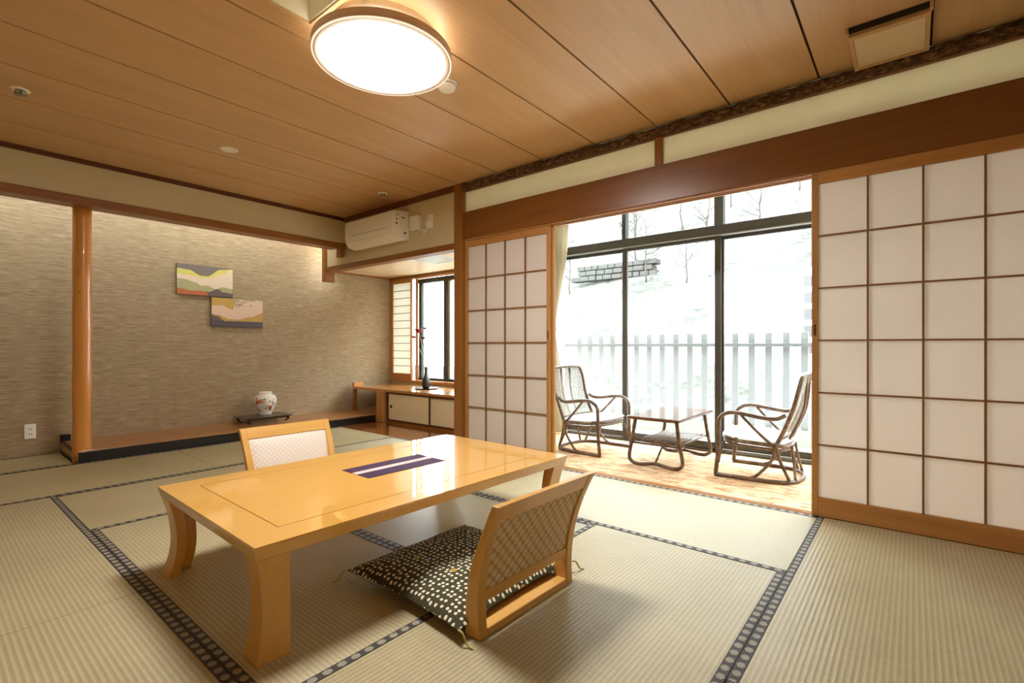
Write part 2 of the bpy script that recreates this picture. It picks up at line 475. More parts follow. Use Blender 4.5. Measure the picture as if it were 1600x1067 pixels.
# ------------------------------------------------------------------ mesh helpers
class MB:
    def __init__(self): self.v = []; self.f = []; self.s = []
    def box(self, x0, x1, y0, y1, z0, z1):
        if x0 > x1: x0, x1 = x1, x0
        if y0 > y1: y0, y1 = y1, y0
        if z0 > z1: z0, z1 = z1, z0
        b = len(self.v)
        self.v += [(x0, y0, z0), (x1, y0, z0), (x1, y1, z0), (x0, y1, z0), (x0, y0, z1), (x1, y0, z1), (x1, y1, z1), (x0, y1, z1)]
        for q in ((0, 3, 2, 1), (4, 5, 6, 7), (0, 1, 5, 4), (1, 2, 6, 5), (2, 3, 7, 6), (3, 0, 4, 7)):
            self.f.append(tuple(b + i for i in q)); self.s.append(False)
        return self
    def tube(self, pts, r, n=10, closed=False, cap=True):
        pts = [Vector(p) for p in pts]
        k = len(pts)
        rr = r if isinstance(r, (list, tuple)) else [r] * k
        b = len(self.v)
        up = Vector((0, 0, 1))
        prev = None
        for i, p in enumerate(pts):
            if closed: d = pts[(i + 1) % k] - pts[i - 1]
            else: d = pts[min(i + 1, k - 1)] - pts[max(i - 1, 0)]
            d.normalize()
            if prev is None:
                a = up if abs(d.z) < 0.9 else Vector((1, 0, 0))
                u = d.cross(a).normalized()
            else:
                u = (prev - d * prev.dot(d)).normalized()
            prev = u
            w = d.cross(u)
            for j in range(n):
                t = 2 * PI * j / n
                self.v.append(tuple(p + (u * math.cos(t) + w * math.sin(t)) * rr[i]))
        rng = k if closed else k - 1
        for i in range(rng):
            i2 = (i + 1) % k
            for j in range(n):
                j2 = (j + 1) % n
                self.f.append((b + i * n + j, b + i * n + j2, b + i2 * n + j2, b + i2 * n + j)); self.s.append(True)
        if cap and not closed:
            self.f.append(tuple(b + j for j in reversed(range(n)))); self.s.append(False)
            self.f.append(tuple(b + (k - 1) * n + j for j in range(n))); self.s.append(False)
        return self
    def lathe(self, prof, n=32, c=(0, 0, 0), smooth=True):
        """prof: list of (radius, z)"""
        b = len(self.v)
        for (r, z) in prof:
            for j in range(n):
                t = 2 * PI * j / n
                self.v.append((c[0] + r * math.cos(t), c[1] + r * math.sin(t), c[2] + z))
        for i in range(len(prof) - 1):
            for j in range(n):
                j2 = (j + 1) % n
                self.f.append((b + i * n + j, b + i * n + j2, b + (i + 1) * n + j2, b + (i + 1) * n + j)); self.s.append(smooth)
        ring_ = prof[0] == prof[-1]
        if prof[0][0] > 1e-6 and not ring_: self.f.append(tuple(b + j for j in reversed(range(n)))); self.s.append(False)
        if prof[-1][0] > 1e-6 and not ring_: self.f.append(tuple(b + (len(prof) - 1) * n + j for j in range(n))); self.s.append(False)
        return self
    def prism(self, poly, h0, h1, axis='Z', smooth=False):
        """poly in the plane across the axis: Z -> (x,y), X -> (y,z), Y -> (x,z)"""
        b = len(self.v); n = len(poly)
        for h in (h0, h1):
            for (p, q) in poly:
                self.v.append({'Z': (p, q, h), 'X': (h, p, q), 'Y': (p, h, q)}[axis])
        self.f.append(tuple(b + i for i in reversed(range(n)))); self.s.append(False)
        self.f.append(tuple(b + n + i for i in range(n))); self.s.append(False)
        for i in range(n):
            j = (i + 1) % n
            self.f.append((b + i, b + j, b + n + j, b + n + i)); self.s.append(smooth)
        return self
    def loft(self, rings, smooth=True, cap=True):
        b = len(self.v); n = len(rings[0])
        for r in rings: self.v += [tuple(p) for p in r]
        for i in range(len(rings) - 1):
            for j in range(n):
                j2 = (j + 1) % n
                self.f.append((b + i * n + j, b + i * n + j2, b + (i + 1) * n + j2, b + (i + 1) * n + j)); self.s.append(smooth)
        if cap:
            self.f.append(tuple(b + j for j in reversed(range(n)))); self.s.append(False)
            self.f.append(tuple(b + (len(rings) - 1) * n + j for j in range(n))); self.s.append(False)
        return self
    def grid(self, fn, nu, nv, smooth=True):
        b = len(self.v)
        for i in range(nu + 1):
            for j in range(nv + 1): self.v.append(tuple(fn(i / nu, j / nv)))
        for i in range(nu):
            for j in range(nv):
                a = b + i * (nv + 1) + j
                self.f.append((a, a + nv + 1, a + nv + 2, a + 1)); self.s.append(smooth)
        return self
    def mesh(self, name, uv=None):
        me = bpy.data.meshes.new(name)
        me.from_pydata(self.v, [], self.f)
        me.polygons.foreach_set('use_smooth', self.s)
        if uv:
            ul = me.uv_layers.new(name='UVMap')
            for lp in me.loops:
                ul.data[lp.index].uv = uv(me.vertices[lp.vertex_index].co)
        me.validate(); me.update()
        return me
    def build(self, name, mat, parent=None, bevel=0.0, uv=None, recalc=True, loc=None):
        me = self.mesh(name, uv)
        if recalc:
            import bmesh
            bm = bmesh.new(); bm.from_mesh(me)
            bmesh.ops.recalc_face_normals(bm, faces=bm.faces)
            bm.to_mesh(me); bm.free()
        return place(name, me, mat, parent, bevel, loc)

def place(name, me, mat, parent=None, bevel=0.0, loc=None):
    if mat is not None and not me.materials: me.materials.append(M[mat] if isinstance(mat, str) else mat)
    o = bpy.data.objects.new(name, me)
    COL.objects.link(o)
    if parent is not None: o.parent = parent
    if loc: o.location = loc
    if bevel:
        md = o.modifiers.new('bevel', 'BEVEL'); md.width = bevel; md.segments = 2; md.limit_method = 'ANGLE'; md.angle_limit = R(40)
    return o

def box(name, mat, x0, x1, y0, y1, z0, z1, parent=None, bevel=0.0, uv=None):
    """box with its own centre as origin, so wood grain varies from piece to piece"""
    cx, cy, cz = (x0 + x1) / 2, (y0 + y1) / 2, (z0 + z1) / 2
    return MB().box(x0 - cx, x1 - cx, y0 - cy, y1 - cy, z0 - cz, z1 - cz).build(name, mat, parent, bevel, uv, False, (cx, cy, cz))

def tag(o, label=None, cat=None, group=None, kind=None):
    if label: o['label'] = label
    if cat: o['category'] = cat
    if group: o['group'] = group
    if kind: o['kind'] = kind
    return o
def thing(name, label, cat, loc=(0, 0, 0), rotz=0.0, group=None, kind=None):
    o = bpy.data.objects.new(name, None)
    o.empty_display_size = 0.1
    COL.objects.link(o)
    o.location = loc; o.rotation_euler = (0, 0, rotz)
    return tag(o, label, cat, group, kind)
def struct(o, label=None, cat=None): return tag(o, label, cat, kind='structure')
def copy_tree(o, parent=None):
    c = o.copy(); COL.objects.link(c); c.parent = parent
    for ch in list(o.children): copy_tree(ch, c)
    return c
def smooth_path(pts, n=6):
    P = [Vector(p) for p in pts]; out = []
    for i in range(len(P) - 1):
        p0 = P[max(i - 1, 0)]; p1 = P[i]; p2 = P[i + 1]; p3 = P[min(i + 2, len(P) - 1)]
        for k in range(n):
            t = k / n
            out.append(0.5 * ((2 * p1) + (-p0 + p2) * t + (2 * p0 - 5 * p1 + 4 * p2 - p3) * t * t + (-p0 + 3 * p1 - 3 * p2 + p3) * t ** 3))
    out.append(P[-1])
    return out

# ------------------------------------------------------------------ main dimensions (metres)
XS = 3.14          # plane of the paper-screen wall
CEIL = 2.388
YB = 5.80          # papered back wall
YU = 5.03          # face of the small wall above the alcove
XN = 4.37          # nook window plane
XG = 4.50          # veranda glass doors
X0, Y0 = -1.6, -1.7
YP0, YP1 = 3.12, 3.226   # corner post

# ------------------------------------------------------------------ floor with tatami mats
floor = struct(box('floor', 'dark_frame', X0, 4.37, Y0, YB, -0.10, -0.034), 'floor covered with straw tatami mats', 'floor')
HW = 0.030
def mat_(x0, x1, y0, y1, axis):
    g = 0.0012
    x0 += g; x1 -= g; y0 += g; y1 -= g
    cx, cy = (x0 + x1) / 2, (y0 + y1) / 2
    fl = floor.location
    o = MB().box(x0 - cx, x1 - cx, y0 - cy, y1 - cy, -0.032, 0).build('tatami_mat', 'tatami_' + axis, floor, 0.0015, None, False, (cx - fl.x, cy - fl.y, -fl.z))
    for sgn in (-1, 1):
        if axis == 'X':
            ya = (y0 - cy) if sgn < 0 else (y1 - cy - HW)
            b = MB().box(x0 - cx, x1 - cx, ya, ya + HW, -0.001, 0.0018)
            uv = lambda c, ya=ya: (c.x, (c.y - ya) / HW)
        else:
            xa = (x0 - cx) if sgn < 0 else (x1 - cx - HW)
            b = MB().box(xa, xa + HW, y0 - cy, y1 - cy, -0.001, 0.0018)
            uv = lambda c, xa=xa: (c.y, (c.x - xa) / HW)
        b.build('cloth_border', 'heri', o, 0.0, uv, False)
    return o
XA, XB_, XC = 0.575, 1.42, 2.265
YA, YBm, YC, YD = 0.405, 1.31, 3.20, 4.12
mat_(XA, XC, YA, YBm, 'X')
mat_(XA, XB_, YBm, YC, 'Y')
mat_(XB_, XC, YBm, YC, 'Y')
mat_(XA, XC, YC, YD, 'X')
mat_(XC, XS, YA, 2.26, 'Y')
mat_(XC, XS, 2.26, YD, 'Y')
mat_(-0.30, XA, 2.27, YD, 'Y')
mat_(-0.30, XA, 0.40, 2.27, 'Y')
mat_(1.44, XS, -0.50, YA, 'X')
mat_(-0.30, 1.44, -0.50, YA - 0.005, 'X')
mat_(XS - 1.64, XS, YD, 5.128, 'X')
mat_(-0.24, XS - 1.64, YD, 5.128, 'X')
mat_(X0, -0.24, YD, 5.128, 'X')
mat_(X0, 0.825, 5.128, YB - 0.002, 'X')
mat_(X0, -0.30, 2.2, YD, 'Y'); mat_(X0, -0.30, 0.3, 2.2, 'Y')
mat_(X0, 0.7, -1.69, -0.50, 'X'); mat_(0.7, XS, -1.69, -0.50, 'X')
mat_(X0, -0.30, -0.50, 0.3, 'X')

# veranda floor, nook board, threshold
vf = MB().box(XS + 0.075, XG + 0.08, -1.7, 3.12, -0.06, 0.0).build('floor_veranda', 'carpet', None, 0, None, False)
struct(vf, 'patchwork patterned carpet on the window veranda', 'carpet')
th = thing('trim_1', 'grooved timber sill track below the sliding paper screens', 'sill', kind='structure')
for a, b, z in ((XS + 0.004, XS + 0.012, 0.002), (XS + 0.012, XS + 0.028, -0.006), (XS + 0.028, XS + 0.040, 0.002), (XS + 0.040, XS + 0.056, -0.006), (XS + 0.056, XS + 0.074, 0.002)):
    box('sill_strip', 'shoji_y', a, b, -1.7, 3.12, -0.05, z, th)
nf = MB().box(XS + 0.004, XN, 3.2, 5.128, -0.033, 0.002).build('floor_nook', 'nook_floor', None, 0, None, False)
struct(nf, 'polished brown board floor of the window nook', 'floor')

# ------------------------------------------------------------------ walls
struct(MB().box(X0 - 0.1, XN + 0.1, YB, YB + 0.1, -0.05, 2.75).build('wall_back', 'wallpaper', None, 0, None, False), 'brown grasscloth papered wall behind the alcove', 'wall')
struct(MB().box(X0, XS, YU, YU + 0.09, 2.06, CEIL).build('wall_alcove', 'plaster', None, 0, None, False), 'plain plaster wall strip above the alcove opening', 'wall')
struct(MB().box(X0 - 0.1, X0, Y0, YB, -0.05, 2.75).build('wall_left', 'plaster', None, 0, None, False), 'plain plaster wall on the left side', 'wall')
struct(MB().box(X0, XG, Y0 - 0.1, Y0, -0.05, 2.75).build('wall_front', 'plaster', None, 0, None, False), 'plain plaster wall behind the viewer', 'wall')
w = thing('wall_right', 'plaster wall strips above the screens and the window nook', 'wall', kind='structure')
MB().box(XS, XS + 0.09, YP1, 5.40, 1.84, CEIL).build('plaster_strip', 'plaster', w, 0, None, False)
MB().box(XS, XS + 0.06, -1.7, -0.52, 0, 1.88).build('plaster_field', 'plaster', w, 0, None, False)
struct(MB().box(XS + 0.06, XG + 0.1, 3.125, 3.20, -0.05, 2.6).build('wall_veranda', 'veranda_wall', None, 0, None, False), 'white end wall of the veranda beside the curtain', 'wall')
w = thing('wall_nook', 'wall around the nook window', 'wall', kind='structure')
MB().box(XN, XN + 0.12, 3.20, YB, -0.05, 0.45).build('wall_below', 'plaster', w, 0, None, False)
MB().box(XN, XN + 0.12, 3.20, YB, 1.90, 2.6).build('wall_above', 'plaster', w, 0, None, False)
struct(MB().box(X0, XN, YU + 0.09, YB, 2.62, 2.70).build('ceiling_alcove', 'plaster', None, 0, None, False), 'high ceiling inside the alcove', 'ceiling')
struct(MB().box(XS + 0.05, XG + 0.2, -1.7, 3.2, 2.42, 2.5).build('ceiling_veranda', 'veranda_wall', None, 0, None, False), 'white ceiling over the veranda', 'ceiling')
struct(MB().box(XG - 0.06, XG + 0.1, -1.7, -1.4, -0.05, 2.5).build('wall_veranda_side', 'veranda_wall', None, 0, None, False), 'white veranda wall beyond the glass doors', 'wall')

# nook ceiling
nc = thing('ceiling_nook', 'low glossy cream ceiling over the window nook', 'ceiling', kind='structure')
MB().box(XS + 0.09, XN, 3.2, 5.46, 1.90, 1.94).build('board', 'nook_ceiling', nc, 0, None, False)
MB().box(XS + 0.34, XN, 5.46, YB, 1.90, 1.94).build('board', 'nook_ceiling', nc, 0, None, False)
box('cornice', 'beam_y', XN - 0.03, XN, 3.2, YB, 1.872, 1.90, nc)
box('cornice', 'beam_x', XS + 0.34, XN, YB - 0.02, YB, 1.878, 1.90, nc)
hx0, hx1, hy0, hy1 = 3.44, 3.92, 3.86, 4.36
box('hatch_panel', 'hatch', hx0, hx1, hy0, hy1, 1.8985, 1.902, nc)  # hatch board; its grey and the white trim carry a painted-in reflection
for a in ((hx0, hx1, hy0, hy0 + .018), (hx0, hx1, hy1 - .018, hy1), (hx0, hx0 + .018, hy0, hy1), (hx1 - .018, hx1, hy0, hy1)):
    box('hatch_strip', 'white_bright', *a, 1.895, 1.902, nc)

# ------------------------------------------------------------------ ceiling boards
ceil = thing('ceiling', 'veneered board ceiling with dark seams', 'ceiling', (0.8, 1.6, CEIL), kind='structure')
seams = [0.397 + 0.4615 * k for k in range(-4, 10)] + [YU + 0.02]
edges = [Y0] + [s for s in seams if s > Y0 + 0.05]
HX0, HX1, HY0, HY1 = 0.86, 1.136, 1.826, 2.100     # recessed square opening
g = 0.0055
for (x0, x1, y0, y1) in ((X0, HX0, Y0, YU + .09), (HX1, XS + .06, Y0, YU + .09), (HX0, HX1, Y0, HY0), (HX0, HX1, HY1, YU + .09)):
    MB().box(x0 - 0.8, x1 - 0.8, y0 - 1.6, y1 - 1.6, 0.014, 0.05).build('backing', 'seam', ceil, 0, None, False)
for a, b in zip(edges[:-1], edges[1:]):
    pieces = [(X0, XS, a, b)]
    if a < HY0 < b: pieces = [(X0, HX0, a, b), (HX1, XS, a, b), (HX0, HX1, a, HY0), (HX0, HX1, HY1, b)]
    for (x0, x1, y0, y1) in pieces:
        gy0 = g if y0 == a else -0.0; gy1 = g if y1 == b else 0.0
        cx, cy = (x0 + x1) / 2, (y0 + y1) / 2
        MB().box(x0 - cx, x1 - cx, y0 + gy0 - cy, y1 - gy1 - cy, 0, 0.012).build('ceiling_board', 'ceiling', ceil, 0, None, False, (cx - 0.8, cy - 1.6, 0))

# cornices
tr = thing('trim_2', 'dark wooden cornice between ceiling and alcove wall', 'trim', kind='structure')
box('moulding', 'dark_trim', X0, XS, YU - 0.022, YU, 2.352, CEIL, tr, 0.002)
tr = thing('trim_3', 'brown cornice above the air conditioner wall', 'trim', kind='structure')
box('moulding', 'dark_trim_y', XS - 0.025, XS, YP1, YU - 0.022, 2.335, CEIL, tr, 0.002)
# bark log under the ceiling
bp = []; br = []
for i in range(140):
    y = YP0 - i * (YP0 + 1.69) / 139
    bp.append((XS - 0.002 + random.uniform(-.0015, .0015), y, 2.350 + random.uniform(-.0015, .0015))); br.append(0.033 + random.uniform(-.003, .003))
lg = MB().tube(bp, br, 14).build('trim_4', 'bark', None)
struct(lg, 'rough bark covered log under the ceiling above the screens', 'log')

# lintel, ranma
li = thing('trim_5', 'broad reddish brown lintel over the sliding paper screens', 'lintel', kind='structure')
box('lintel_board', 'lintel', XS - 0.012, XS + 0.085, -1.69, YP0 - 0.012, 1.884, 2.127, li, 0.003)
box('groove_lip', 'shoji_y', XS + 0.0, XS + 0.010, -1.69, YP0, 1.874, 1.884, li)
box('groove_lip', 'shoji_y', XS + 0.036, XS + 0.042, -1.69, YP0, 1.874, 1.884, li)
box('groove_lip', 'shoji_y', XS + 0.070, XS + 0.085, -1.69, YP0, 1.874, 1.884, li)
box('end_block', 'dark_frame', XS - 0.004, XS + 0.085, YP0 - 0.012, YP0, 1.884, 2.127, li)
ra = thing('wall_transom', 'row of glossy cream panels above the lintel', 'wall', kind='structure')
for (a, b) in ((YP0 - 0.006, 1.335), (1.285, -0.50), (-0.55, -1.69)):
    box('cream_panel', 'acrylic_panel', XS + 0.022, XS + 0.026, a, b, 2.127, 2.44, ra)
for (a, b) in ((1.335, 1.285), (-0.50, -0.55)):
    box('short_post', 'post', XS - 0.004, XS + 0.04, a, b, 2.1275, 2.335, ra, 0.002)
box('rail', 'dark_trim_y', XS - 0.006, XS + 0.03, -1.69, YP0 - 0.006, 2.312, 2.322, ra)
# corner post
struct(box('trim_6', 'post', XS - 0.022, XS + 0.085, YP0, YP1, 0.0, CEIL, None, 0.004), 'square timber post between window nook and paper screens', 'post')
struct(box('trim_10', 'post', XS - 0.022, XS + 0.085, -0.60, -0.52, 0.0, 1.884, None, 0.004), 'square timber post at the end of the screens', 'post')

# ------------------------------------------------------------------ alcove: beam, round post, raised floor
be = thing('trim_7', 'timber beam spanning the alcove opening', 'beam', kind='structure')
box('beam', 'beam_x', X0, XS - 0.075, YU - 0.012, YU + 0.15, 2.034, 2.099, be, 0.003)
box('hanging_block', 'post', XS - 0.075, XS - 0.025, YU - 0.035, YU + 0.05, 1.94, 2.099, be, 0.003)
box('beam_end', 'beam_x', XS - 0.025, XS, YU - 0.012, YU + 0.09, 2.034, 2.099, be)
be = thing('trim_8', 'timber beam under the plaster strip over the window nook', 'beam', kind='structure')
box('beam', 'beam_y', XS - 0.012, XS + 0.095, YP1, 5.40, 1.812, 1.868, be, 0.003)
box('hanging_post', 'post', XS - 0.03, XS + 0.10, 5.40, 5.47, 1.70, 2.62, be, 0.003)

lp = []
prof = []
for i in range(25):
    z = 2.05 * i / 24
    prof.append((0.0605 + 0.0015 * math.sin(i * 1.1) + 0.0008 * math.sin(i * 2.7), z))
pil = thing('alcove_post', 'round polished log post at the left end of the alcove', 'post', (0.878, 5.192, 0.0))
MB().lathe(prof, 40).build('log', 'log', pil, 0, None, False)
for (a, z, s_) in ((-2.2, 1.52, .011), (-2.0, 1.36, .008), (-1.1, 1.05, .006), (-1.0, 1.60, .007)):
    MB().lathe([(0.0, -.004), (s_ * .8, -.003), (s_, 0), (s_ * .6, .003), (0, .004)], 12).build('knot', 'dark_frame', pil, 0, None, True, (0.058 * math.cos(a), 0.058 * math.sin(a), z))

al = thing('alcove_platform', 'raised wooden alcove floor with black lacquered front edge', 'platform', (2.2, 5.13, 0))
def lb(name, m, x0, x1, y0, y1, z0, z1, bev=0.002): return box(name, m, x0 - 2.2, x1 - 2.2, y0 - 5.13, y1 - 5.13, z0, z1, al, bev)
lb('floor_board', 'tok_floor', 0.845, 3.62, 5.135, YB - 0.002, 0.03, 0.096)
lb('floor_board', 'tok_floor', 3.62, XN - 0.002, 5.135, YB - 0.002, 0.03, 0.096)
lb('front_edge', 'black_lacquer', 0.845, 3.625, 5.130, 5.150, 0.0, 0.086, 0.003)
lb('front_strip', 'tok_floor', 0.845, 3.625, 5.128, 5.152, 0.0865, 0.097, 0.001)
lb('side_board', 'tok_floor', 0.838, 0.846, 5.27, YB - 0.03, 0.018, 0.085, 0)
lb('side_rail', 'black_lacquer', 0.832, 0.846, 5.25, YB - 0.004, 0.0, 0.018, 0.001)
lb('side_rail', 'black_lacquer', 0.832, 0.846, 5.25, YB - 0.004, 0.085, 0.098, 0.001)
lb('corner_block', 'black_lacquer', 0.832, 0.90, YB - 0.03, YB - 0.004, 0.098, 0.155, 0.001)

# lamp tubes hidden behind the alcove wall strip
for (xa, xb, lab) in ((1.6, 2.4, 'slim warm tube lamp hidden above the two pictures'), (-0.35, 0.55, 'slim warm tube lamp hidden left of the round post')):
    t = thing('tube_lamp', lab, 'lamp', ((xa + xb) / 2, 5.30, 2.54), group='hidden alcove lamps')
    L_ = (xb - xa) / 2
    box('housing', 'white_plastic', -L_, L_, -0.04, 0.04, 0.03, 0.08, t, 0.004)
    MB().tube([(-L_ + .02, 0, 0.012), (L_ - .02, 0, 0.012)], 0.014, 12).build('tube', 'alcove_tube', t)

# ------------------------------------------------------------------ sliding paper screens
def shoji(name, ya, yb, xf, label, handle_at=None):
    """ya > yb, front face at xf; panel 0.03 thick"""
    cy = (ya + yb) / 2; w_ = ya - yb
    d = thing(name, label, 'shoji screen', (xf, cy, 0.004), kind='structure')
    hw = w_ / 2; H_ = 1.876; st = 0.030; top = 0.062; bot = 0.102; T = 0.028
    box('stile', 'shoji_v', 0, T, hw - st, hw, 0, H_, d, 0.002)
    box('stile', 'shoji_v', 0, T, -hw, -hw + st, 0, H_, d, 0.002)
    box('top_rail', 'shoji_y', 0.001, T - .001, -hw + st, hw - st, H_ - top, H_, d, 0.002)
    box('bottom_rail', 'shoji_y', 0.001, T - .001, -hw + st, hw - st, 0, bot, d, 0.002)
    iw = w_ - 2 * st; ih = H_ - top - bot; nx, nz = 4, 6; b = 0.0045
    pan = None
    for i in range(1, nx):
        y = -hw + st + iw * i / nx
        box('lattice_bar', 'shoji_bar', 0.002, 0.015, y - b, y + b, bot, H_ - top, d)
    for k in range(1, nz):
        z = bot + ih * k / nz
        box('lattice_bar', 'shoji_bar', 0.0035, 0.0165, -hw + st, hw - st, z - b, z + b, d)
    for i in range(nx):
        for k in range(nz):
            y = -hw + st + iw * (i + .5) / nx; z = bot + ih * (k + .5) / nz
            if pan is None: pan = MB().box(0.0175, 0.0185, -iw / nx / 2, iw / nx / 2, -ih / nz / 2, ih / nz / 2).build('paper_pane', 'paper', d, 0, None, False, (0, y, z))
            else:
                o = pan.copy(); COL.objects.link(o); o.location = (0, y, z)
    if handle_at is not None:
        MB().box(-0.0005, 0.001, handle_at - .006, handle_at + .006, 0.985, 1.045).build('finger_pull', 'dark_frame', d, 0, None, False)
    return d
shoji('door_1', 3.118, 2.196, XS + 0.012, 'narrow looking paper screen beside the timber post', -0.446)
shoji('door_2', 3.118, 2.176, XS + 0.043, 'paper screen stacked behind the one beside the post')
shoji('door_3', 0.434, -0.51, XS - 0.002, 'large paper screen nearest the viewer on the right', 0.456)

# ------------------------------------------------------------------ veranda glass doors
wn = thing('window_1', 'tall veranda glass doors in dark bronze frames', 'window', (XG, 1.0, 0), kind='structure')
def wb(name, m, x0, x1, y0, y1, z0, z1, par=wn, bev=0.002): return box(name, m, x0 - XG, x1 - XG, y0 - 1.0, y1 - 1.0, z0, z1, par, bev)
wb('sill', 'aluminium', XG - 0.04, XG + 0.10, -1.4, 3.12, -0.02, 0.022)
wb('sill_rib', 'aluminium_edge', XG - 0.012, XG - 0.004, -1.4, 3.12, 0.022, 0.032)
wb('transom_bar', 'aluminium', XG - 0.045, XG + 0.05, -1.4, 3.12, 1.905, 1.988)
wb('transom_lip', 'aluminium_edge', XG - 0.05, XG - 0.03, -1.4, 3.12, 1.897, 1.905)
wb('header', 'aluminium', XG - 0.04, XG + 0.05, -1.4, 3.12, 2.32, 2.42)
wb('jamb', 'aluminium', XG - 0.04, XG + 0.05, 3.075, 3.12, 0, 2.42)
wb('jamb', 'aluminium', XG - 0.04, XG + 0.05, -1.44, -1.40, 0, 2.42)
for y, h in ((2.222, .02), (1.318, .038), (0.42, .02), (-0.48, .038)):
    wb('transom_mullion', 'aluminium', XG - 0.03, XG + 0.04, y - h, y + h, 1.988, 2.32)
ys = [3.075, 2.222, 1.318, 0.42, -0.48, -1.40]
for i in range(5):
    ya, yb = ys[i], ys[i + 1]
    wb('transom_pane', 'glass', XG + 0.005, XG + 0.009, yb + .02, ya - .02, 1.988, 2.32, bev=0)
    xo = XG - 0.022 if i % 2 == 1 else XG + 0.014
    s = wb('sash', 'glass', xo + 0.010, xo + 0.014, yb + 0.03, ya - 0.03, 0.08, 1.87, bev=0)
    loc = s.location.copy()
    def sb(name, m, x0, x1, y0, y1, z0, z1):
        return box(name, m, x0 - XG - loc.x, x1 - XG - loc.x, y0 - 1 - loc.y, y1 - 1 - loc.y, z0 - loc.z, z1 - loc.z, s, 0.002)
    sb('sash_stile', 'aluminium', xo, xo + 0.026, yb - 0.016, yb + 0.032, 0.03, 1.90)
    sb('sash_stile', 'aluminium', xo, xo + 0.026, ya - 0.032, ya + 0.016, 0.03, 1.90)
    sb('sash_rail', 'aluminium', xo, xo + 0.026, yb + .032, ya - .032, 1.868, 1.90)
    sb('sash_rail', 'aluminium', xo, xo + 0.026, yb + .032, ya - .032, 0.03, 0.085)
    sb('edge_bead', 'aluminium_edge', xo - 0.002, xo + 0.004, yb + 0.032, yb + 0.037, 0.085, 1.868)
# transom latch
la = MB().tube([(0, 0, -.03), (-.012, 0.0, 0.0), (0, 0, .03)], 0.006, 8)
la.tube([(-.012, 0, 0), (-.05, .012, .025)], 0.005, 8).tube([(-.012, 0, 0), (-.04, .02, -.01)], 0.004, 8)
la.build('latch', 'aluminium', wn, 0, None, True, (-0.035, 1.225, 2.12))

# ------------------------------------------------------------------ nook window with its small paper screen
wn2 = thing('window_2', 'aluminium nook window behind the flower vase', 'window', (XN, 4.4, 0.45), kind='structure')
def nb(name, m, x0, x1, y0, y1, z0, z1, bev=0.002): return box(name, m, x0 - XN, x1 - XN, y0 - 4.4, y1 - 4.4, z0 - .45, z1 - .45, wn2, bev)
nb('timber_frame', 'shoji_y', XN - 0.03, XN + 0.05, 3.2, YB - 0.005, 0.435, 0.468)
nb('timber_frame', 'shoji_y', XN - 0.03, XN + 0.05, 3.2, YB - 0.005, 1.85, 1.872)
nb('timber_frame', 'shoji_v', XN - 0.03, XN + 0.05, YB - 0.045, YB - 0.005, 0.468, 1.85)
nb('timber_frame', 'shoji_v', XN + 0.02, XN + 0.05, 5.265, 5.30, 0.468, 1.85)
nb('alu_head', 'aluminium', XN + 0.05, XN + 0.12, 3.2, 5.27, 1.79, 1.85)
nb('alu_sill', 'aluminium', XN + 0.05, XN + 0.12, 3.2, 5.27, 0.468, 0.505)
for y in (5.24, 4.745, 4.00, 3.25):
    nb('alu_stile', 'aluminium', XN + 0.055, XN + 0.10, y - 0.028, y + 0.028, 0.505, 1.79)
nb('alu_stile', 'aluminium_edge', XN + 0.075, XN + 0.11, 4.675, 4.717, 0.505, 1.79)
for a, b in ((5.212, 4.773), (4.675, 4.03), (3.97, 3.28)):
    nb('pane', 'glass', XN + 0.08, XN + 0.084, b, a, 0.505, 1.79, 0)
nb('pane', 'glass', XN + 0.08, XN + 0.084, 5.27, YB, 0.468, 1.85, 0)

sc_ = thing('window_screen', 'small paper screen with thin horizontal bars at the nook window', 'shoji screen', (XN - 0.028, 5.54, 0.468))
hw = 0.215
for s in (-1, 1): box('stile', 'shoji_v', -.002, .026, s * hw - (0.018 if s > 0 else -0.0), s * hw + (0.0 if s > 0 else 0.018), 0, 1.382, sc_, 0.001)
box('top_rail', 'shoji_y', 0, .024, -hw + .018, hw - .018, 1.34, 1.382, sc_, 0.001)
box('bottom_rail', 'shoji_y', 0, .024, -hw + .018, hw - .018, 0, 0.085, sc_, 0.001)
for k in range(12):
    z = 0.085 + 1.255 * (k + .5) / 12
    box('paper_pane', 'paper_warm', 0.014, 0.0155, -hw + .018, hw - .018, z - 1.255 / 24, z + 1.255 / 24, sc_)
    if k: box('lattice_bar', 'dark_frame', 0.004, 0.013, -hw + .018, hw - .018, z - 1.255 / 24 - .0035, z - 1.255 / 24 + .0035, sc_)

# ------------------------------------------------------------------ nook desk and cabinet
DZ = 0.407
dk = thing('window_desk', 'long glossy timber window desk in the nook', 'desk', (3.66, 4.4, 0))
def db(name, m, x0, x1, y0, y1, z0, z1, par=dk, bev=0.002): return box(name, m, x0 - 3.66, x1 - 3.66, y0 - 4.4, y1 - 4.4, z0, z1, par, bev)
db('desk_top', 'desk', 3.66, XN - 0.001, 3.205, 5.66, DZ - 0.032, DZ, bev=0.004)
db('end_upstand', 'desk', 3.655, 3.80, 5.635, 5.685, DZ, DZ + 0.05, bev=0.003)
db('leg', 'post', 3.66, 3.70, 5.635, 5.68, 0.097, DZ - 0.032)
db('leg', 'shoji_v', 3.63, 3.70, 5.00, 5.125, 0.003, DZ - 0.032)
cb = thing('low_cabinet', 'low cabinet with cream sliding doors under the desk', 'cabinet', (3.69, 4.1, 0.002))
def cbx(name, m, x0, x1, y0, y1, z0, z1, par=cb, bev=0.0015): return box(name, m, x0 - 3.69, x1 - 3.69, y0 - 4.1, y1 - 4.1, z0 - .002, z1 - .002, par, bev)
cbx('body', 'dark_frame', 3.73, XN - .01, 3.21, 4.99, 0.02, 0.37)
cbx('top_frame', 'dark_frame', 3.685, 3.73, 3.21, 4.99, 0.352, 0.374)
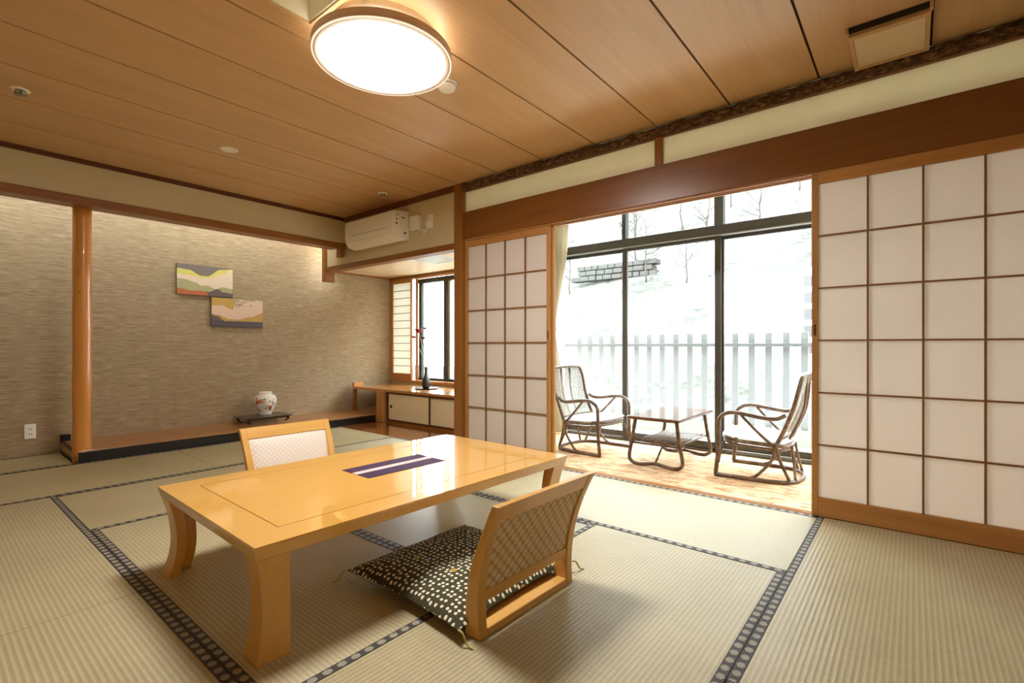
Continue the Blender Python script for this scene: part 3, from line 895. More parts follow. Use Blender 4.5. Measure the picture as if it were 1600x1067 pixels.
cbx('bottom_frame', 'dark_frame', 3.685, 3.73, 3.21, 4.99, 0.022, 0.045)
cbx('plinth', 'post', 3.68, 3.73, 3.21, 4.99, 0.002, 0.022)
cbx('side_frame', 'dark_frame', 3.685, 3.73, 4.955, 4.99, 0.045, 0.352)
for (a, b, xx) in ((4.955, 4.21, 3.692), (4.225, 3.50, 3.708), (3.51, 3.22, 3.692)):
    dd = cbx('door', 'fusuma', xx, xx + 0.012, b, a, 0.045, 0.352)
    if a > 4.3:
        hd = MB().lathe([(0.021, 0), (0.021, 0.003), (0.016, 0.003), (0.014, 0.001), (0, 0.001)], 20).build('finger_pull', 'black_lacquer', dd)
        hd.rotation_euler = (0, R(-90), 0); hd.location = (-0.006, 4.905 - (a + b) / 2, 0.0)
    if a > 3.6:
        box('door_edge', 'dark_frame', -0.009, 0.006, -(a - b) / 2 - 0.0, -(a - b) / 2 + 0.012, -0.153, 0.153, dd)

# ------------------------------------------------------------------ outside: balcony, railing, hillside, trees, building
struct(MB().box(XG + 0.1, 6.1, -4, 6.2, -0.25, -0.12).build('floor_balcony', 'concrete', None, 0, None, False), 'pale concrete balcony slab', 'balcony')
rl = thing('balcony_railing', 'grey picket railing along the balcony edge', 'railing', (5.9, 1.5, -0.12))
box('kerb', 'kerb', -0.05, 0.16, -4.5, 4.5, 0.0, 0.17, rl)
box('top_rail', 'rail_bar', -0.05, 0.0, -4.5, 4.5, 1.045, 1.085, rl, 0.004)
pk = None
for k in range(-14, 17):
    y = 0.879 + k * 0.1705 - 1.5
    if pk is None: pk = MB().box(0.002, 0.028, -0.034, 0.034, 0.0, 1.03).build('picket', 'railing', rl, 0.003, None, False, (0, y, 0.17))
    else:
        o = pk.copy(); COL.objects.link(o); o.location = (0, y, 0.17)

hm = MB()
def hill(u, v):
    x = 9 + 75 * u; y = -70 + 170 * v
    r = max(0.0, x - 13)
    z = -3.5 + 0.72 * r + 1.2 * math.sin(y * 0.11 + x * 0.05) + 0.7 * math.sin(y * 0.31 + 1.3) * math.cos(x * 0.2)
    k = min(1.0, max(0.0, (y - 0.62 * x - 2.0) / 9.0)); k = k * k * (3 - 2 * k)
    z = z * (1 - k) - 4.0 * k
    return (x, y, z)
hm.grid(hill, 50, 80)
struct(hm.build('ground_hillside', 'hill', None), 'pale dry hillside rising beyond the balcony', 'hillside')

def tree(name, x, y, h, seed, label):
    rnd = random.Random(seed)
    z = hill((x - 9) / 75, (y + 70) / 170)[2]
    t = thing(name, label, 'tree', (x, y, z - 0.2), group='bare trees on the hillside')
    tr_ = MB(); b = MB()
    pts = [Vector((0, 0, 0))]
    for i in range(6): pts.append(pts[-1] + Vector((rnd.uniform(-.09, .09) * h * .3, rnd.uniform(-.09, .09) * h * .3, h / 6)))
    tr_.tube(pts, [0.024 * h * (1 - .13 * i) * .6 for i in range(7)], 7)
    def grow(p, d, l, r, lev):
        q = p + d * l * 0.5 + Vector((rnd.uniform(-.1, .1), rnd.uniform(-.1, .1), rnd.uniform(-.02, .1))) * l
        e = q + (d + Vector((rnd.uniform(-.4, .4), rnd.uniform(-.4, .4), rnd.uniform(0, .45)))).normalized() * l * .5
        b.tube([p, q, e], [r, r * .7, r * .35], 4, cap=False)
        if lev > 0:
            for _ in range(3):
                s = rnd.choice((q, e, (q + e) / 2))
                nd = (d + Vector((rnd.uniform(-.9, .9), rnd.uniform(-.9, .9), rnd.uniform(-.1, .7)))).normalized()
                grow(s, nd, l * rnd.uniform(.45, .7), r * .5, lev - 1)
    for i in range(14):
        k = rnd.uniform(1.6, 6)
        p = pts[int(k)].lerp(pts[min(int(k) + 1, 6)], k - int(k))
        a = rnd.uniform(0, 2 * PI)
        grow(p, Vector((math.cos(a), math.sin(a), rnd.uniform(.3, 1.0))).normalized(), h * rnd.uniform(.16, .32), 0.006 * h * (1.3 - k * .13), 2)
    tr_.build('trunk', 'bark_pale', t); b.build('branches', 'bark_pale', t)
tl = [(21.6, 9.6, 3.2, 'bare tree right of the stone wall'), (21.2, 7.6, 2.6, 'small bare tree left of the white building'), (24.4, 11.4, 3.4, 'bare tree just above the stone wall'),
      (25.2, 8.0, 3.2, 'bare tree in the middle of the slope'), (24.9, 5.5, 3.0, 'bare tree over the left end of the white roof'), (28.0, 4.4, 3.2, 'bare tree over the right end of the white roof'),
      (28.5, 10.4, 3.6, 'bare tree high up behind the middle pane'), (29.5, 8.0, 3.4, 'bare tree high behind the white roof'), (22.0, 14.0, 3.0, 'bare tree seen past the curtain'), (29, 13.6, 3.8, 'distant bare tree high on the left slope')]
for i, (x, y, h, lab) in enumerate(tl): tree('bare_tree', x, y, h, 100 + i, lab)
# stone retaining wall on the slope
sw = thing('retaining_wall', 'long grey stone retaining wall across the hillside', 'stone wall', (22.6, 11.3, 0))
zz = hill((22.6 - 9) / 75, (11.3 + 70) / 170)[2]
rs = random.Random(4)
for r_ in range(3):
    yy = -1.9 + (0.2 if r_ % 2 else 0)
    while yy < 2.4:
        ww = rs.uniform(.34, .62)
        box('stone', 'dark_stone', -0.3 - rs.uniform(0, .08), 0.3, yy + .018, yy + ww - .018, zz - 0.05 + r_ * .27, zz + 0.18 + r_ * .27, sw, 0.03)
        yy += ww
# white building on the right
bd = thing('white_building', 'white rendered building beyond the balcony', 'building', (17.0, 3.0, -4))
box('wall', 'building', 0, 7, -6.2, 2.25, 0, 7.3, bd)
box('roof_edge', 'roof', -0.12, 7.1, -6.3, 2.35, 7.3, 7.42, bd)
for k in range(5):
    z = 6.88 - k * 0.5
    wdw = box('window', 'far_glass', -0.03, 0.0, -0.85, -0.45, z - .17, z + .17, bd)
    box('sill', 'building', -0.06, 0.02, -.22, .22, -.20, -.17, wdw)

# ------------------------------------------------------------------ curtain
cu = thing('curtain', 'beige pleated curtain tied back at the veranda window', 'curtain', (4.38, 2.96, 0))
def curt(u, v):
    z = 2.30 - 2.28 * v
    tz = 1.12
    pinch = math.exp(-((z - tz) / 0.55) ** 2)
    wid = 0.25 - 0.15 * pinch - 0.02 * v
    y = 0.105 - wid * (1 - u)
    amp = 0.028 * (1 - .3 * pinch)
    x = amp * math.sin(u * 2 * PI * 6.5) + 0.006 * math.sin(u * 31 + z * 3)
    return (x, y, z)
MB().grid(lambda u, v: curt(u, v), 110, 40).build('cloth', 'curtain', cu, 0, None, False)
MB().tube([(0.0 + 0.040 * math.cos(a), 0.06 + 0.055 * math.sin(a), 1.12 + .02 * math.sin(a)) for a in [2 * PI * i / 20 for i in range(20)]], 0.008, 8, True).build('tie_back', 'curtain', cu)
box('curtain_rail', 'white_plastic', -0.02, 0.02, -4.2, 0.14, 2.305, 2.335, cu, 0.003)
cs = thing('sheer_curtain', 'thin white sheer curtain gathered behind the beige curtain', 'curtain', (4.441, 2.995, 0))
MB().grid(lambda u, v: (0.008 * math.sin(u * 2 * PI * 7), -0.10 + 0.2 * u, 2.30 - 2.27 * v), 90, 4).build('cloth', 'sheer', cs, 0, None, False)

# ------------------------------------------------------------------ low lacquered table
TA = R(-1.35)
TL, TW, TH = 1.585, 0.957, 0.352
tb = thing('low_table', 'low golden lacquered table with curved corner legs', 'table', (1.426, 1.917, 0), TA)
hx, hy = TL / 2, TW / 2
ins = 0.118; gv = 0.0035
def tpiece(name, x0, x1, y0, y1, z0, z1, bev=0.003): return box(name, 'table', x0, x1, y0, y1, z0, z1, tb, bev)
top = MB().loft([[(-hx + .010, -hy + .010, TH - .045), (hx - .010, -hy + .010, TH - .045), (hx - .010, hy - .010, TH - .045), (-hx + .010, hy - .010, TH - .045)],
                 [(-hx, -hy, TH - .004), (hx, -hy, TH - .004), (hx, hy, TH - .004), (-hx, hy, TH - .004)]], False).build('top_frame', 'table', tb, 0.003)
for (x0, x1, y0, y1) in ((-hx + .001, hx - .001, -hy + .001, -hy + ins), (-hx + .001, hx - .001, hy - ins, hy - .001), (-hx + .001, -hx + ins, -hy + ins, hy - ins), (hx - ins, hx - .001, -hy + ins, hy - ins)):
    box('border_board', 'table', x0, x1, y0, y1, TH - 0.006, TH, tb)
box('groove_line', 'groove', -hx + ins, hx - ins, -hy + ins, hy - ins, TH - 0.0045, TH - 0.0035, tb)
box('centre_panel', 'table', -hx + ins + gv, hx - ins - gv, -hy + ins + gv, hy - ins - gv, TH - 0.006, TH, tb)
def leg(sx, sy):
    """L-shaped leg of two boards, its outer faces bowed inwards"""
    rings = []
    LW, T = 0.098, 0.036
    N = 14
    for i in range(N + 1):
        q = i / N; z = (TH - 0.043) * q
        off = 0.010 + 0.026 * (1 - ((q - 0.45) / 0.55) ** 2) if q > 0.45 else 0.010 + 0.026 * (1 - ((q - 0.45) / 0.45) ** 2)
        w_ = LW - 0.012 * (1 - (2 * q - 1) ** 2)
        c = [(0, 0), (w_, 0), (w_, T), (T, T), (T, w_), (0, w_)]
        ring = [(sx * (hx - off - a), sy * (hy - off - b), z) for a, b in c]
        rings.append(ring if sx * sy > 0 else ring[::-1])
    MB().loft(rings, False).build('leg', 'table_leg', tb, 0.003)
for sx in (-1, 1):
    for sy in (-1, 1): leg(sx, sy)

ru = thing('table_runner', 'purple cloth strip with a pale band on the low table', 'table runner', (1.492, 1.947, TH), TA)
MB().box(-0.222, 0.222, -0.108, 0.108, 0.0003, 0.0022).build('cloth', 'runner', ru, 0, lambda c: ((c.x + .222) / .444, (c.y + .108) / .216), False)

# ------------------------------------------------------------------ legless floor chairs
def zaisu(loc, rotz, label):
    """origin at floor below the back; seat towards +y, back leans to -y"""
    z_ = thing('floor_chair', label, 'floor chair', loc, rotz, 'legless floor chairs at the low table')
    Hb = 0.446
    def prof(q):      # centre line of the back in (y, z)
        return (0.012 - 0.012 * q - 0.085 * q ** 2 + 0.03 * math.sin(q * PI) * .6, Hb * q)
    for s in (-1, 1):
        rings = []
        for i in range(17):
            q = i / 16; y, z = prof(q)
            xo = s * (0.262 + 0.015 * q); xi = s * (0.222 + 0.020 * q)
            dep = 0.066 - 0.036 * min(1, q * 1.25)
            ring = [(xo, y - .012, z), (xi, y - .012, z), (xi, y - .012 + dep, z), (xo, y - .012 + dep, z)]
            rings.append(ring if s > 0 else ring[::-1])
        MB().loft(rings, False).build('post', 'zaisu_z', z_, 0.004)
    def rail(name, q0, q1, y_off0, y_off1):
        rings = []
        n = 6
        a = []; 
        for i in range(n + 1):
            q = q0 + (q1 - q0) * i / n; y, z = prof(q)
            a.append((y, z, 0.2225 + 0.020 * q))
        rings = [[(-w_, y - .010 + y_off0, z), (w_, y - .010 + y_off0, z), (w_, y - .010 + y_off1, z), (-w_, y - .010 + y_off1, z)] for (y, z, w_) in a]
        return MB().loft(rings, False).build(name, 'zaisu_x', z_, 0.003)
    rail('top_rail', 0.865, 1.0, 0.0, 0.026)
    rail('lower_rail', 0.245, 0.325, 0.002, 0.026)
    # upholstered panel: front pad and brocade back
    def pad(u, v, off, dome):
        q = 0.325 + (0.865 - 0.325) * v; y, z = prof(q)
        w_ = 0.2225 + 0.020 * q
        e = (1 - (2 * u - 1) ** 8) * (1 - (2 * v - 1) ** 8)
        return ((2 * u - 1) * w_, y - .010 + off + dome * e, z)
    uvf = lambda c: (c.x, c.z)
    MB().grid(lambda u, v: pad(u, v, 0.006, -0.006), 24, 14).build('back_panel', 'back_fabric', z_, 0, uvf)
    MB().grid(lambda u, v: pad(u, v, 0.018, 0.016), 24, 14).build('front_pad', 'front_fabric', z_, 0, uvf)
    box('floor_bar', 'zaisu_x', -0.222, 0.222, 0.0, 0.045, 0.0, 0.026, z_, 0.003)
    box('seat_board', 'zaisu_x', -0.235, 0.235, 0.045, 0.47, 0.008, 0.020, z_, 0.003)
    return z_
zaisu((1.395, 1.050, 0), R(-1.5), 'floor chair with dotted cushion, seen from behind in front of the table')
zaisu((1.489, 2.965, 0), R(178.6), 'floor chair with cream padded back on the far side of the table')

# dotted cushion
cz = thing('floor_cushion', 'dark olive cushion with white dots on the floor chair', 'cushion', (1.412, 1.412, 0.020), R(-1.0))
cw, cd = 0.325, 0.318
def cush(u, v, top):
    a, b = 2 * u - 1, 2 * v - 1
    # pulled-in edges, pointed corners
    x = a * cw * (1 - 0.06 * (1 - b * b) * abs(a)); y = b * cd * (1 - 0.06 * (1 - a * a) * abs(b))
    p = ((1 - abs(a) ** 3.4) * (1 - abs(b) ** 3.4)) ** 0.5 if abs(a) < 1 and abs(b) < 1 else 0
    dent = 0.010 * math.exp(-((a * a + b * b) / 0.02))
    wr = 0.0022 * math.sin(9 * a + 4 * b) * p
    zc = 0.024
    return (x, y, zc + (0.048 * p - dent + wr if top else -0.023 * p))
m_ = MB()
m_.grid(lambda u, v: cush(u, v, True), 36, 36).grid(lambda u, v: cush(u, v, False), 36, 36)
m_.build('cover', 'cushion', cz, 0, lambda c: (c.x, c.y))
for (sx, sy, dx, dy) in ((-1, 1, -.03, .02), (-1, -1, .005, -.035), (1, -1, .03, -.015), (1, 1, .02, .03)):
    p0 = Vector((sx * cw * .995, sy * cd * .995, 0.024))
    pts = smooth_path([p0, p0 + Vector((dx * .5, dy * .5, -.006)), p0 + Vector((dx, dy, -.034)), p0 + Vector((dx * 1.6, dy * 1.7, -.0415))], 5)
    MB().tube(pts, [0.0035] * (len(pts) - 3) + [.0028, .002, .0012], 6).build('tassel', 'cord', cz)

# ------------------------------------------------------------------ rattan armchairs and table on the veranda
def rattan_chair(loc, rotz, label):
    """local: front towards +y"""
    c = thing('rattan_armchair', label, 'armchair', loc, rotz, 'rattan armchairs on the veranda')
    W = 0.265; r = 0.0145
    def T(name, pts, rad=r, n=6, closed=False):
        return MB().tube(smooth_path(pts, n) if not closed else pts, rad, 10, closed).build(name, 'rattan', c)
    # floor hoop
    hoop = [(-W, 0.262, r), (-W, 0.05, r), (-W * .97, -0.10, r), (-W * .72, -0.215, r), (0, -0.262, r), (W * .72, -0.215, r), (W * .97, -0.10, r), (W, 0.05, r), (W, 0.262, r)]
    T('base_hoop', hoop)
    for s in (-1, 1):
        # front leg flowing into the arm rest
        T('arm', [(s * W, 0.255, r), (s * W, 0.238, 0.20), (s * W, 0.236, 0.36), (s * W, 0.222, 0.425), (s * W * 1.02, 0.165, 0.462), (s * W * 1.03, 0.08, 0.462), (s * W * 1.02, -0.06, 0.442), (s * W * .96, -0.135, 0.442), (s * W * .9, -0.185, 0.468)])
        T('arm_brace', [(s * W * 1.02, 0.085, 0.452), (s * W * .98, -0.02, 0.34), (s * W * .93, -0.105, 0.262)], 0.010)
        # bowed rear struts
        T('rear_strut', [(s * W * .93, -0.125, 0.262), (s * W * .93, -0.105, 0.16), (s * W * .97, -0.02, 0.05), (s * W * .99, 0.03, 0.02)], 0.010)
        T('rear_strut', [(s * W * .92, -0.13, 0.255), (s * W * .88, -0.15, 0.16), (s * W * .82, -0.19, 0.06), (s * W * .78, -0.205, 0.02)], 0.011)
        T('rear_strut', [(s * W * .30, -0.20, 0.25), (s * W * .38, -0.215, 0.15), (s * W * .60, -0.232, 0.04), (s * W * .62, -0.236, 0.02)], 0.010)
        T('front_strut', [(s * W * .62, 0.21, 0.255), (s * W * .85, 0.225, 0.20), (s * W, 0.236, 0.10)], 0.009)
        MB().lathe([(0.0, -.016), (.017, -.014), (.019, 0), (.017, .014), (0, .016)], 12).build('binding', 'rattan', c, 0, None, True, (s * W * .93, -0.118, 0.262))
    # seat ring
    ring = []
    for i in range(40):
        a = 2 * PI * i / 40
        ca, sa = math.cos(a), math.sin(a)
        ring.append((W * .96 * math.copysign(abs(ca) ** .6, ca), 0.02 + 0.215 * math.copysign(abs(sa) ** .6, sa), 0.262 + .016 * sa))
    T('seat_ring', ring, 0.014, 1, True)
    T('seat_ring', [(x * .99, y * .99, z - .026) for x, y, z in ring], 0.010, 1, True)
    # cushion pad
    def pad(u, v, top):
        a, b = 2 * u - 1, 2 * v - 1
        x = a * math.sqrt(1 - b * b * .28) ; y = b * math.sqrt(1 - a * a * .28)
        p = max(0, (1 - abs(a) ** 5) * (1 - abs(b) ** 5)) ** .5
        qt = 0.006 * math.exp(-(a / .05) ** 2) + 0.004 * math.exp(-(b / .05) ** 2)
        return (x * W * 1.0, 0.025 + y * 0.225, 0.282 + .014 * b + ((0.030 - qt) * p if top else -0.008 * p))
    MB().grid(lambda u, v: pad(u, v, True), 24, 24).grid(lambda u, v: pad(u, v, False), 24, 24).build('seat_pad', 'seat_pad', c)
    # back hoop, leaning back
    def bk(x, z): 
        t = (z - 0.25) / 0.48
        return (x, -0.125 - 0.155 * t - 0.02 * math.sin(t * PI), z)
    hp = [bk(-W * .90, 0.235), bk(-W * .88, 0.36), bk(-W * .90, 0.50), bk(-W * .93, 0.62), bk(-W * .86, 0.705), bk(-W * .66, 0.732), bk(0, 0.738), bk(W * .66, 0.732), bk(W * .86, 0.705), bk(W * .93, 0.62), bk(W * .90, 0.50), bk(W * .88, 0.36), bk(W * .90, 0.235)]
    T('back_hoop', hp, 0.0145)
    def cane(u, v):
        z = 0.29 + 0.44 * v
        w_ = W * (0.86 + 0.05 * math.sin(v * PI)) * (1 - 0.22 * max(0, v - .88) / .12)
        x = (2 * u - 1) * w_
        p = bk(x, z); return (p[0], p[1] - 0.022 * (1 - (2 * u - 1) ** 2), p[2])
    MB().grid(cane, 20, 16).build('cane_back', 'cane', c, 0, lambda co: (co.x, co.z), False)
    T('cross_rod', [bk(-W * .86, 0.30), tuple(Vector(bk(0, 0.30)) + Vector((0, -.022, 0))), bk(W * .86, 0.30)], 0.009)
    for s in (-1, 1):
        T('back_rib', [tuple(Vector(bk(s * W * .26, 0.735)) + Vector((0, -.012, 0))), tuple(Vector(bk(s * W * .24, 0.5)) + Vector((0, -.045, 0))), tuple(Vector(bk(s * W * .22, 0.27)) + Vector((0, -.045, 0)))], 0.009)
    return c
rattan_chair((3.925, 2.272, 0), R(180 - 3), 'rattan armchair with pale seat pad beside the curtain')
rattan_chair((3.935, 0.855, 0), R(2), 'rattan armchair with pale seat pad next to the near paper screen')

rt = thing('rattan_table', 'small rattan table with slatted lower shelf between the armchairs', 'table', (3.95, 1.535, 0))
def rring(q, inset):   # rounded rectangle outline
    pts = []; a, b, rc = 0.405 - inset, 0.212 - inset, 0.03
    for (sx, sy, a0) in ((1, 1, 0), (-1, 1, 90), (-1, -1, 180), (1, -1, 270)):
        for k in range(5):
            t = R(a0 + 90 * k / 4); pts.append((sx * (a - rc) + rc * math.cos(t), sy * (b - rc) + rc * math.sin(t), q))
    return pts
MB().loft([rring(0.362, 0.012), rring(0.368, 0.0), rring(0.384, 0.0), rring(0.388, 0.006)], False).build('table_top', 'rattan_top', rt)
for xs_, xt in ((-0.335, -0.325), (0.31, 0.30)):
    pts = [(xt, 0.165, 0.362), (xs_, 0.188, 0.20), (xs_, 0.212, 0.075), (xs_, 0.200, 0.030), (xs_, 0.150, 0.0125), (xs_, 0.07, 0.018), (xs_, 0, 0.028), (xs_, -0.07, 0.018), (xs_, -0.150, 0.0125), (xs_, -0.200, 0.030), (xs_, -0.212, 0.075), (xs_, -0.188, 0.20), (xt, -0.165, 0.362)]
    MB().tube(smooth_path(pts, 6), 0.0145, 10).build('leg_frame', 'rattan', rt)
    MB().tube([(xs_, -0.185, 0.175), (xs_, 0.185, 0.175)], 0.010, 8).build('shelf_rail', 'rattan', rt)
for s in (-1, 1): MB().tube([(-0.335, s * .172, 0.178), (0.31, s * .172, 0.178)], 0.010, 8).build('shelf_rail', 'rattan', rt)
for k in range(11):
    y = -0.144 + 0.288 * k / 10
    MB().tube([(-0.325, y, 0.186), (0.30, y, 0.186)], 0.006, 6).build('shelf_slat', 'rattan', rt)
for xs_, e in ((-0.335, -0.14), (0.31, 0.12)):
    MB().tube([(xs_, 0, 0.028), (e, 0, 0.178)], 0.008, 8).build('strut', 'rattan', rt)

# ------------------------------------------------------------------ ceiling fittings
lx, ly = 1.405, 1.925
lamp = thing('ceiling_lamp', 'large round glowing ceiling lamp with veneered rim', 'lamp', (lx, ly, 2.265))
MB().lathe([(0.245, 0.045), (0.245, 0.122), (0.05, 0.122)], 48).build('base', 'white_plastic', lamp)
MB().lathe([(0.318, 0.004), (0.318, 0.040), (0.300, 0.044), (0.20, 0.046), (0.20, 0.040), (0.296, 0.036), (0.296, 0.004), (0.318, 0.004)], 72).build('rim', 'lamp_rim', lamp)
MB().lathe([(0.309, 0.0), (0.309, 0.004), (0.289, 0.004), (0.289, 0.0), (0.309, 0.0)], 72).build('inner_rim', 'lamp_rim', lamp)
MB().lathe([(0.316, -0.001), (0.316, 0.004), (0.309, 0.004), (0.309, -0.001), (0.316, -0.001)], 72).build('acrylic_ring', 'acrylic', lamp)
MB().lathe([(0.0, 0.0), (0.16, 0.001), (0.26, 0.003), (0.287, 0.006), (0.287, 0.012), (0.0, 0.012)], 64).build('diffuser', 'lamp', lamp)
ring_e = emit('indirect_ring', (1.0, 0.93, 0.82, 1), LAMP * 0.11)
MB().lathe([(0.250, 0.050), (0.285, 0.050), (0.285, 0.053), (0.250, 0.053), (0.250, 0.050)], 64).build('indirect_ring', ring_e, lamp)

sd = thing('smoke_detector', 'white domed smoke detector beside the round lamp', 'smoke detector', (1.88, 2.00, CEIL))
MB().lathe([(0.0, -0.048), (0.025, -0.047), (0.043, -0.038), (0.050, -0.022), (0.050, -0.012), (0.056, -0.010), (0.056, 0.0), (0, 0)], 32).build('dome', 'white_plastic', sd)
MB().lathe([(0.0505, -0.020), (0.052, -0.018), (0.0505, -0.016)], 32).build('slit', 'grey_print', sd)

def sprinkler(loc, label):
    s = thing('sprinkler', label, 'sprinkler', loc, group='ceiling sprinklers')
    MB().lathe([(0.0, -0.006), (0.026, -0.006), (0.042, -0.004), (0.044, 0.0), (0, 0)], 28).build('escutcheon', 'white_plastic', s)
    MB().lathe([(0.0, -0.026), (0.021, -0.026), (0.023, -0.006), (0, -.006)], 24).build('cup', 'steel', s)
    for k in range(4):
        a = PI / 2 * k
        MB().tube([(0.020 * math.cos(a), 0.020 * math.sin(a), -0.010), (0.022 * math.cos(a), 0.022 * math.sin(a), -0.032)], 0.003, 6).build('arm', 'dark_plastic', s)
    MB().lathe([(0.0, -0.036), (0.024, -0.035), (0.026, -0.032), (0, -.030)], 24).build('deflector', 'steel', s)
sprinkler((0.397, 3.93, CEIL), 'small chrome sprinkler at the far left of the ceiling')
sprinkler((2.85, 3.917, CEIL), 'small sprinkler on the ceiling above the air conditioner')
sp = thing('ceiling_speaker', 'flat cream round ceiling plate left of the lamp', 'ceiling plate', (1.495, 3.92, CEIL))
MB().lathe([(0.0, -0.006), (0.030, -0.006), (0.034, -0.010), (0.058, -0.007), (0.062, 0.0), (0, 0)], 36).build('plate', 'white_plastic', sp)

# recessed square opening with timber frame
ro = thing('ceiling_recess', 'square recessed ceiling opening with timber frame beside the lamp', 'ceiling recess', ((HX0 + HX1) / 2, (HY0 + HY1) / 2, CEIL))
ax, ay = (HX1 - HX0) / 2, (HY1 - HY0) / 2
for n_, a in enumerate(((-ax, ax, -ay, -ay + .004), (-ax, ax, ay - .004, ay), (-ax, -ax + .004, -ay, ay), (ax - .004, ax, -ay, ay))):
    box('inner_wall', 'plaster_light', *a, 0.0, 0.13, ro)
box('inner_top', 'plaster_light', -ax, ax, -ay, ay, 0.13, 0.135, ro)
for a in ((-ax - .02, ax + .02, -ay - .02, -ay), (-ax - .02, ax + .02, ay, ay + .02), (-ax - .02, -ax, -ay, ay), (ax, ax + .02, -ay, ay)):
    box('frame_strip', 'ceiling', *a, -0.012, 0.0, ro, 0.002)
box('fitting', 'grey_print', -0.05, 0.03, ay - .012, ay - .004, 0.045, 0.075, ro, 0.002)

# hinged ceiling vent near the upper right
cv = thing('ceiling_vent', 'framed rectangular ceiling vent panel near the bark log', 'vent', (2.91, 0.088, CEIL))
vx, vy = 0.192, 0.148
box('dark_slot', 'black_lacquer', -vx + .004, vx - .004, -vy + .004, vy - .004, -0.016, 0.0, cv)
for a in ((-vx + .03, -vx + .062, -vy, vy), (vx - .018, vx, -vy, vy)): box('frame_bar', 'ceiling', *a, -0.034, -0.010, cv, 0.002)
for a in ((-vx + .062, vx - .018, -vy, -vy + .018), (-vx + .062, vx - .018, vy - .018, vy)): box('frame_bar', 'ceiling', *a, -0.034, -0.010, cv, 0.002)
box('panel', 'nook_ceiling', -vx + .062, vx - .018, -vy + .018, vy - .018, -0.028, -0.018, cv, 0.001)
for s in (-1, 1): box('hinge_bar', 'ceiling', -vx, -vx + .03, s * vy - .006, s * vy + .006, -0.03, 0.0, cv)

# ------------------------------------------------------------------ air conditioner and wall fittings
ac = thing('air_conditioner', 'white wall air conditioner above the window nook', 'air conditioner', (XS, 4.285, 1.985))
pf = [(0.0, 0.0), (-0.10, -0.022), (-0.165, -0.005), (-0.205, 0.050), (-0.212, 0.10), (-0.208, 0.245), (-0.195, 0.262), (0.0, 0.285)]
ah = 0.405
MB().prism(pf, -ah, ah, 'Y').build('body', 'white_plastic', ac, 0.008)
box('panel_gap', 'grey_print', -0.2135, -0.19, -ah + .09, ah - .13, 0.098, 0.101, ac)
fl = MB().prism([(-0.100, -0.0245), (-0.167, -0.0065), (-0.185, 0.018), (-0.178, 0.022), (-0.160, 0.002), (-0.100, -0.015)], -ah + .05, ah - .04, 'Y').build('louvre', 'white_plastic', ac, 0.001)
MB().box(-0.1995, -0.199, -ah + .04, ah - .04, 0.0405, 0.0435).build('louvre_gap', 'grey_print', fl, 0, None, False)
for (x, z, w_, h_) in ((-0.165, 0.235, .075, .006), (-0.165, 0.215, .05, .012), (-0.10, 0.20, .06, .03), (-0.11, 0.165, .05, .004), (-0.165, 0.175, .03, .03), (-0.165, 0.13, .028, .05), (-0.11, 0.14, .04, .006), (-0.115, 0.12, .025, .004)):
    MB().box(x, x + w_ * .7, -ah - .0008, -ah + .002, z, z + h_ * .45).build('printed_mark', 'grey_print', ac, 0, None, False)
kn = MB().lathe([(0.0, 0.0), (0.011, 0.0), (0.011, 0.004), (0, 0.004)], 16).build('cap', 'dark_plastic', ac)
kn.rotation_euler = (R(90), 0, 0); kn.location = (-0.055, -ah, 0.06)

jb = thing('junction_box', 'small white square box on the wall beside the air conditioner', 'wall box', (XS, 3.760, 2.13))
box('cover', 'white_bright', -0.048, 0.0, -0.062, 0.062, -0.068, 0.068, jb, 0.006)
box('seam', 'grey_print', -0.012, -0.010, -0.0625, 0.0625, -0.0685, 0.0685, jb)
so = thing('wall_outlet', 'white outlet with plug and coiled cable near the ceiling', 'outlet', (XS, 3.565, 2.12))
box('plate', 'white_plastic', -0.010, 0.0, -0.038, 0.038, -0.065, 0.065, so, 0.003)
box('plug', 'white_bright', -0.040, -0.010, -0.012, 0.028, -0.048, 0.002, so, 0.004)
MB().tube(smooth_path([(-.030, .01, -.046), (-.03, .02, -.085), (-.025, .06, -.105), (-.02, .085, -.095), (-.02, .06, -.085), (-.02, .085, -.075), (-.015, .13, -.07), (-.012, .147, -.04)], 5), 0.004, 6).build('cable', 'white_plastic', so)
so = thing('wall_outlet', 'cream double outlet low on the papered wall left of the log post', 'outlet', (0.644, YB, 0.208))
box('plate', 'white_plastic', -0.036, 0.036, -0.010, 0.0, -0.062, 0.062, so, 0.003)
box('socket_block', 'white_bright', -0.022, 0.022, -0.013, -0.010, -0.042, 0.042, so, 0.001)
for z in (-0.02, 0.02):
    for x in (-0.007, 0.007): box('slot', 'dark_plastic', x - .002, x + .002, -0.0136, -0.0128, z - .006, z + .006, so)

# ------------------------------------------------------------------ pictures
for (n_, x0, x1, z0, z1, mt, lab) in (('a', 1.705, 2.235, 1.462, 1.775, 'art_a', 'upper textile picture with green and red hills'), ('b', 2.022, 2.555, 1.140, 1.452, 'art_b', 'lower textile picture with gold hills and dark base band')):
    p = thing('textile_picture', lab, 'picture', ((x0 + x1) / 2, YB, z0), group='textile pictures in the alcove')
    wd, ht = (x1 - x0), z1 - z0
    box('panel', 'canvas_side', -wd / 2, wd / 2, -0.030, -0.002, 0, ht, p, 0.003)
    MB().box(-wd / 2 + .002, wd / 2 - .002, -0.0315, -0.0300, 0.002, ht - .002).build('printed_cloth', mt, p, 0, lambda c, wd=wd, ht=ht: ((c.x + wd / 2) / wd, c.z / ht), False)

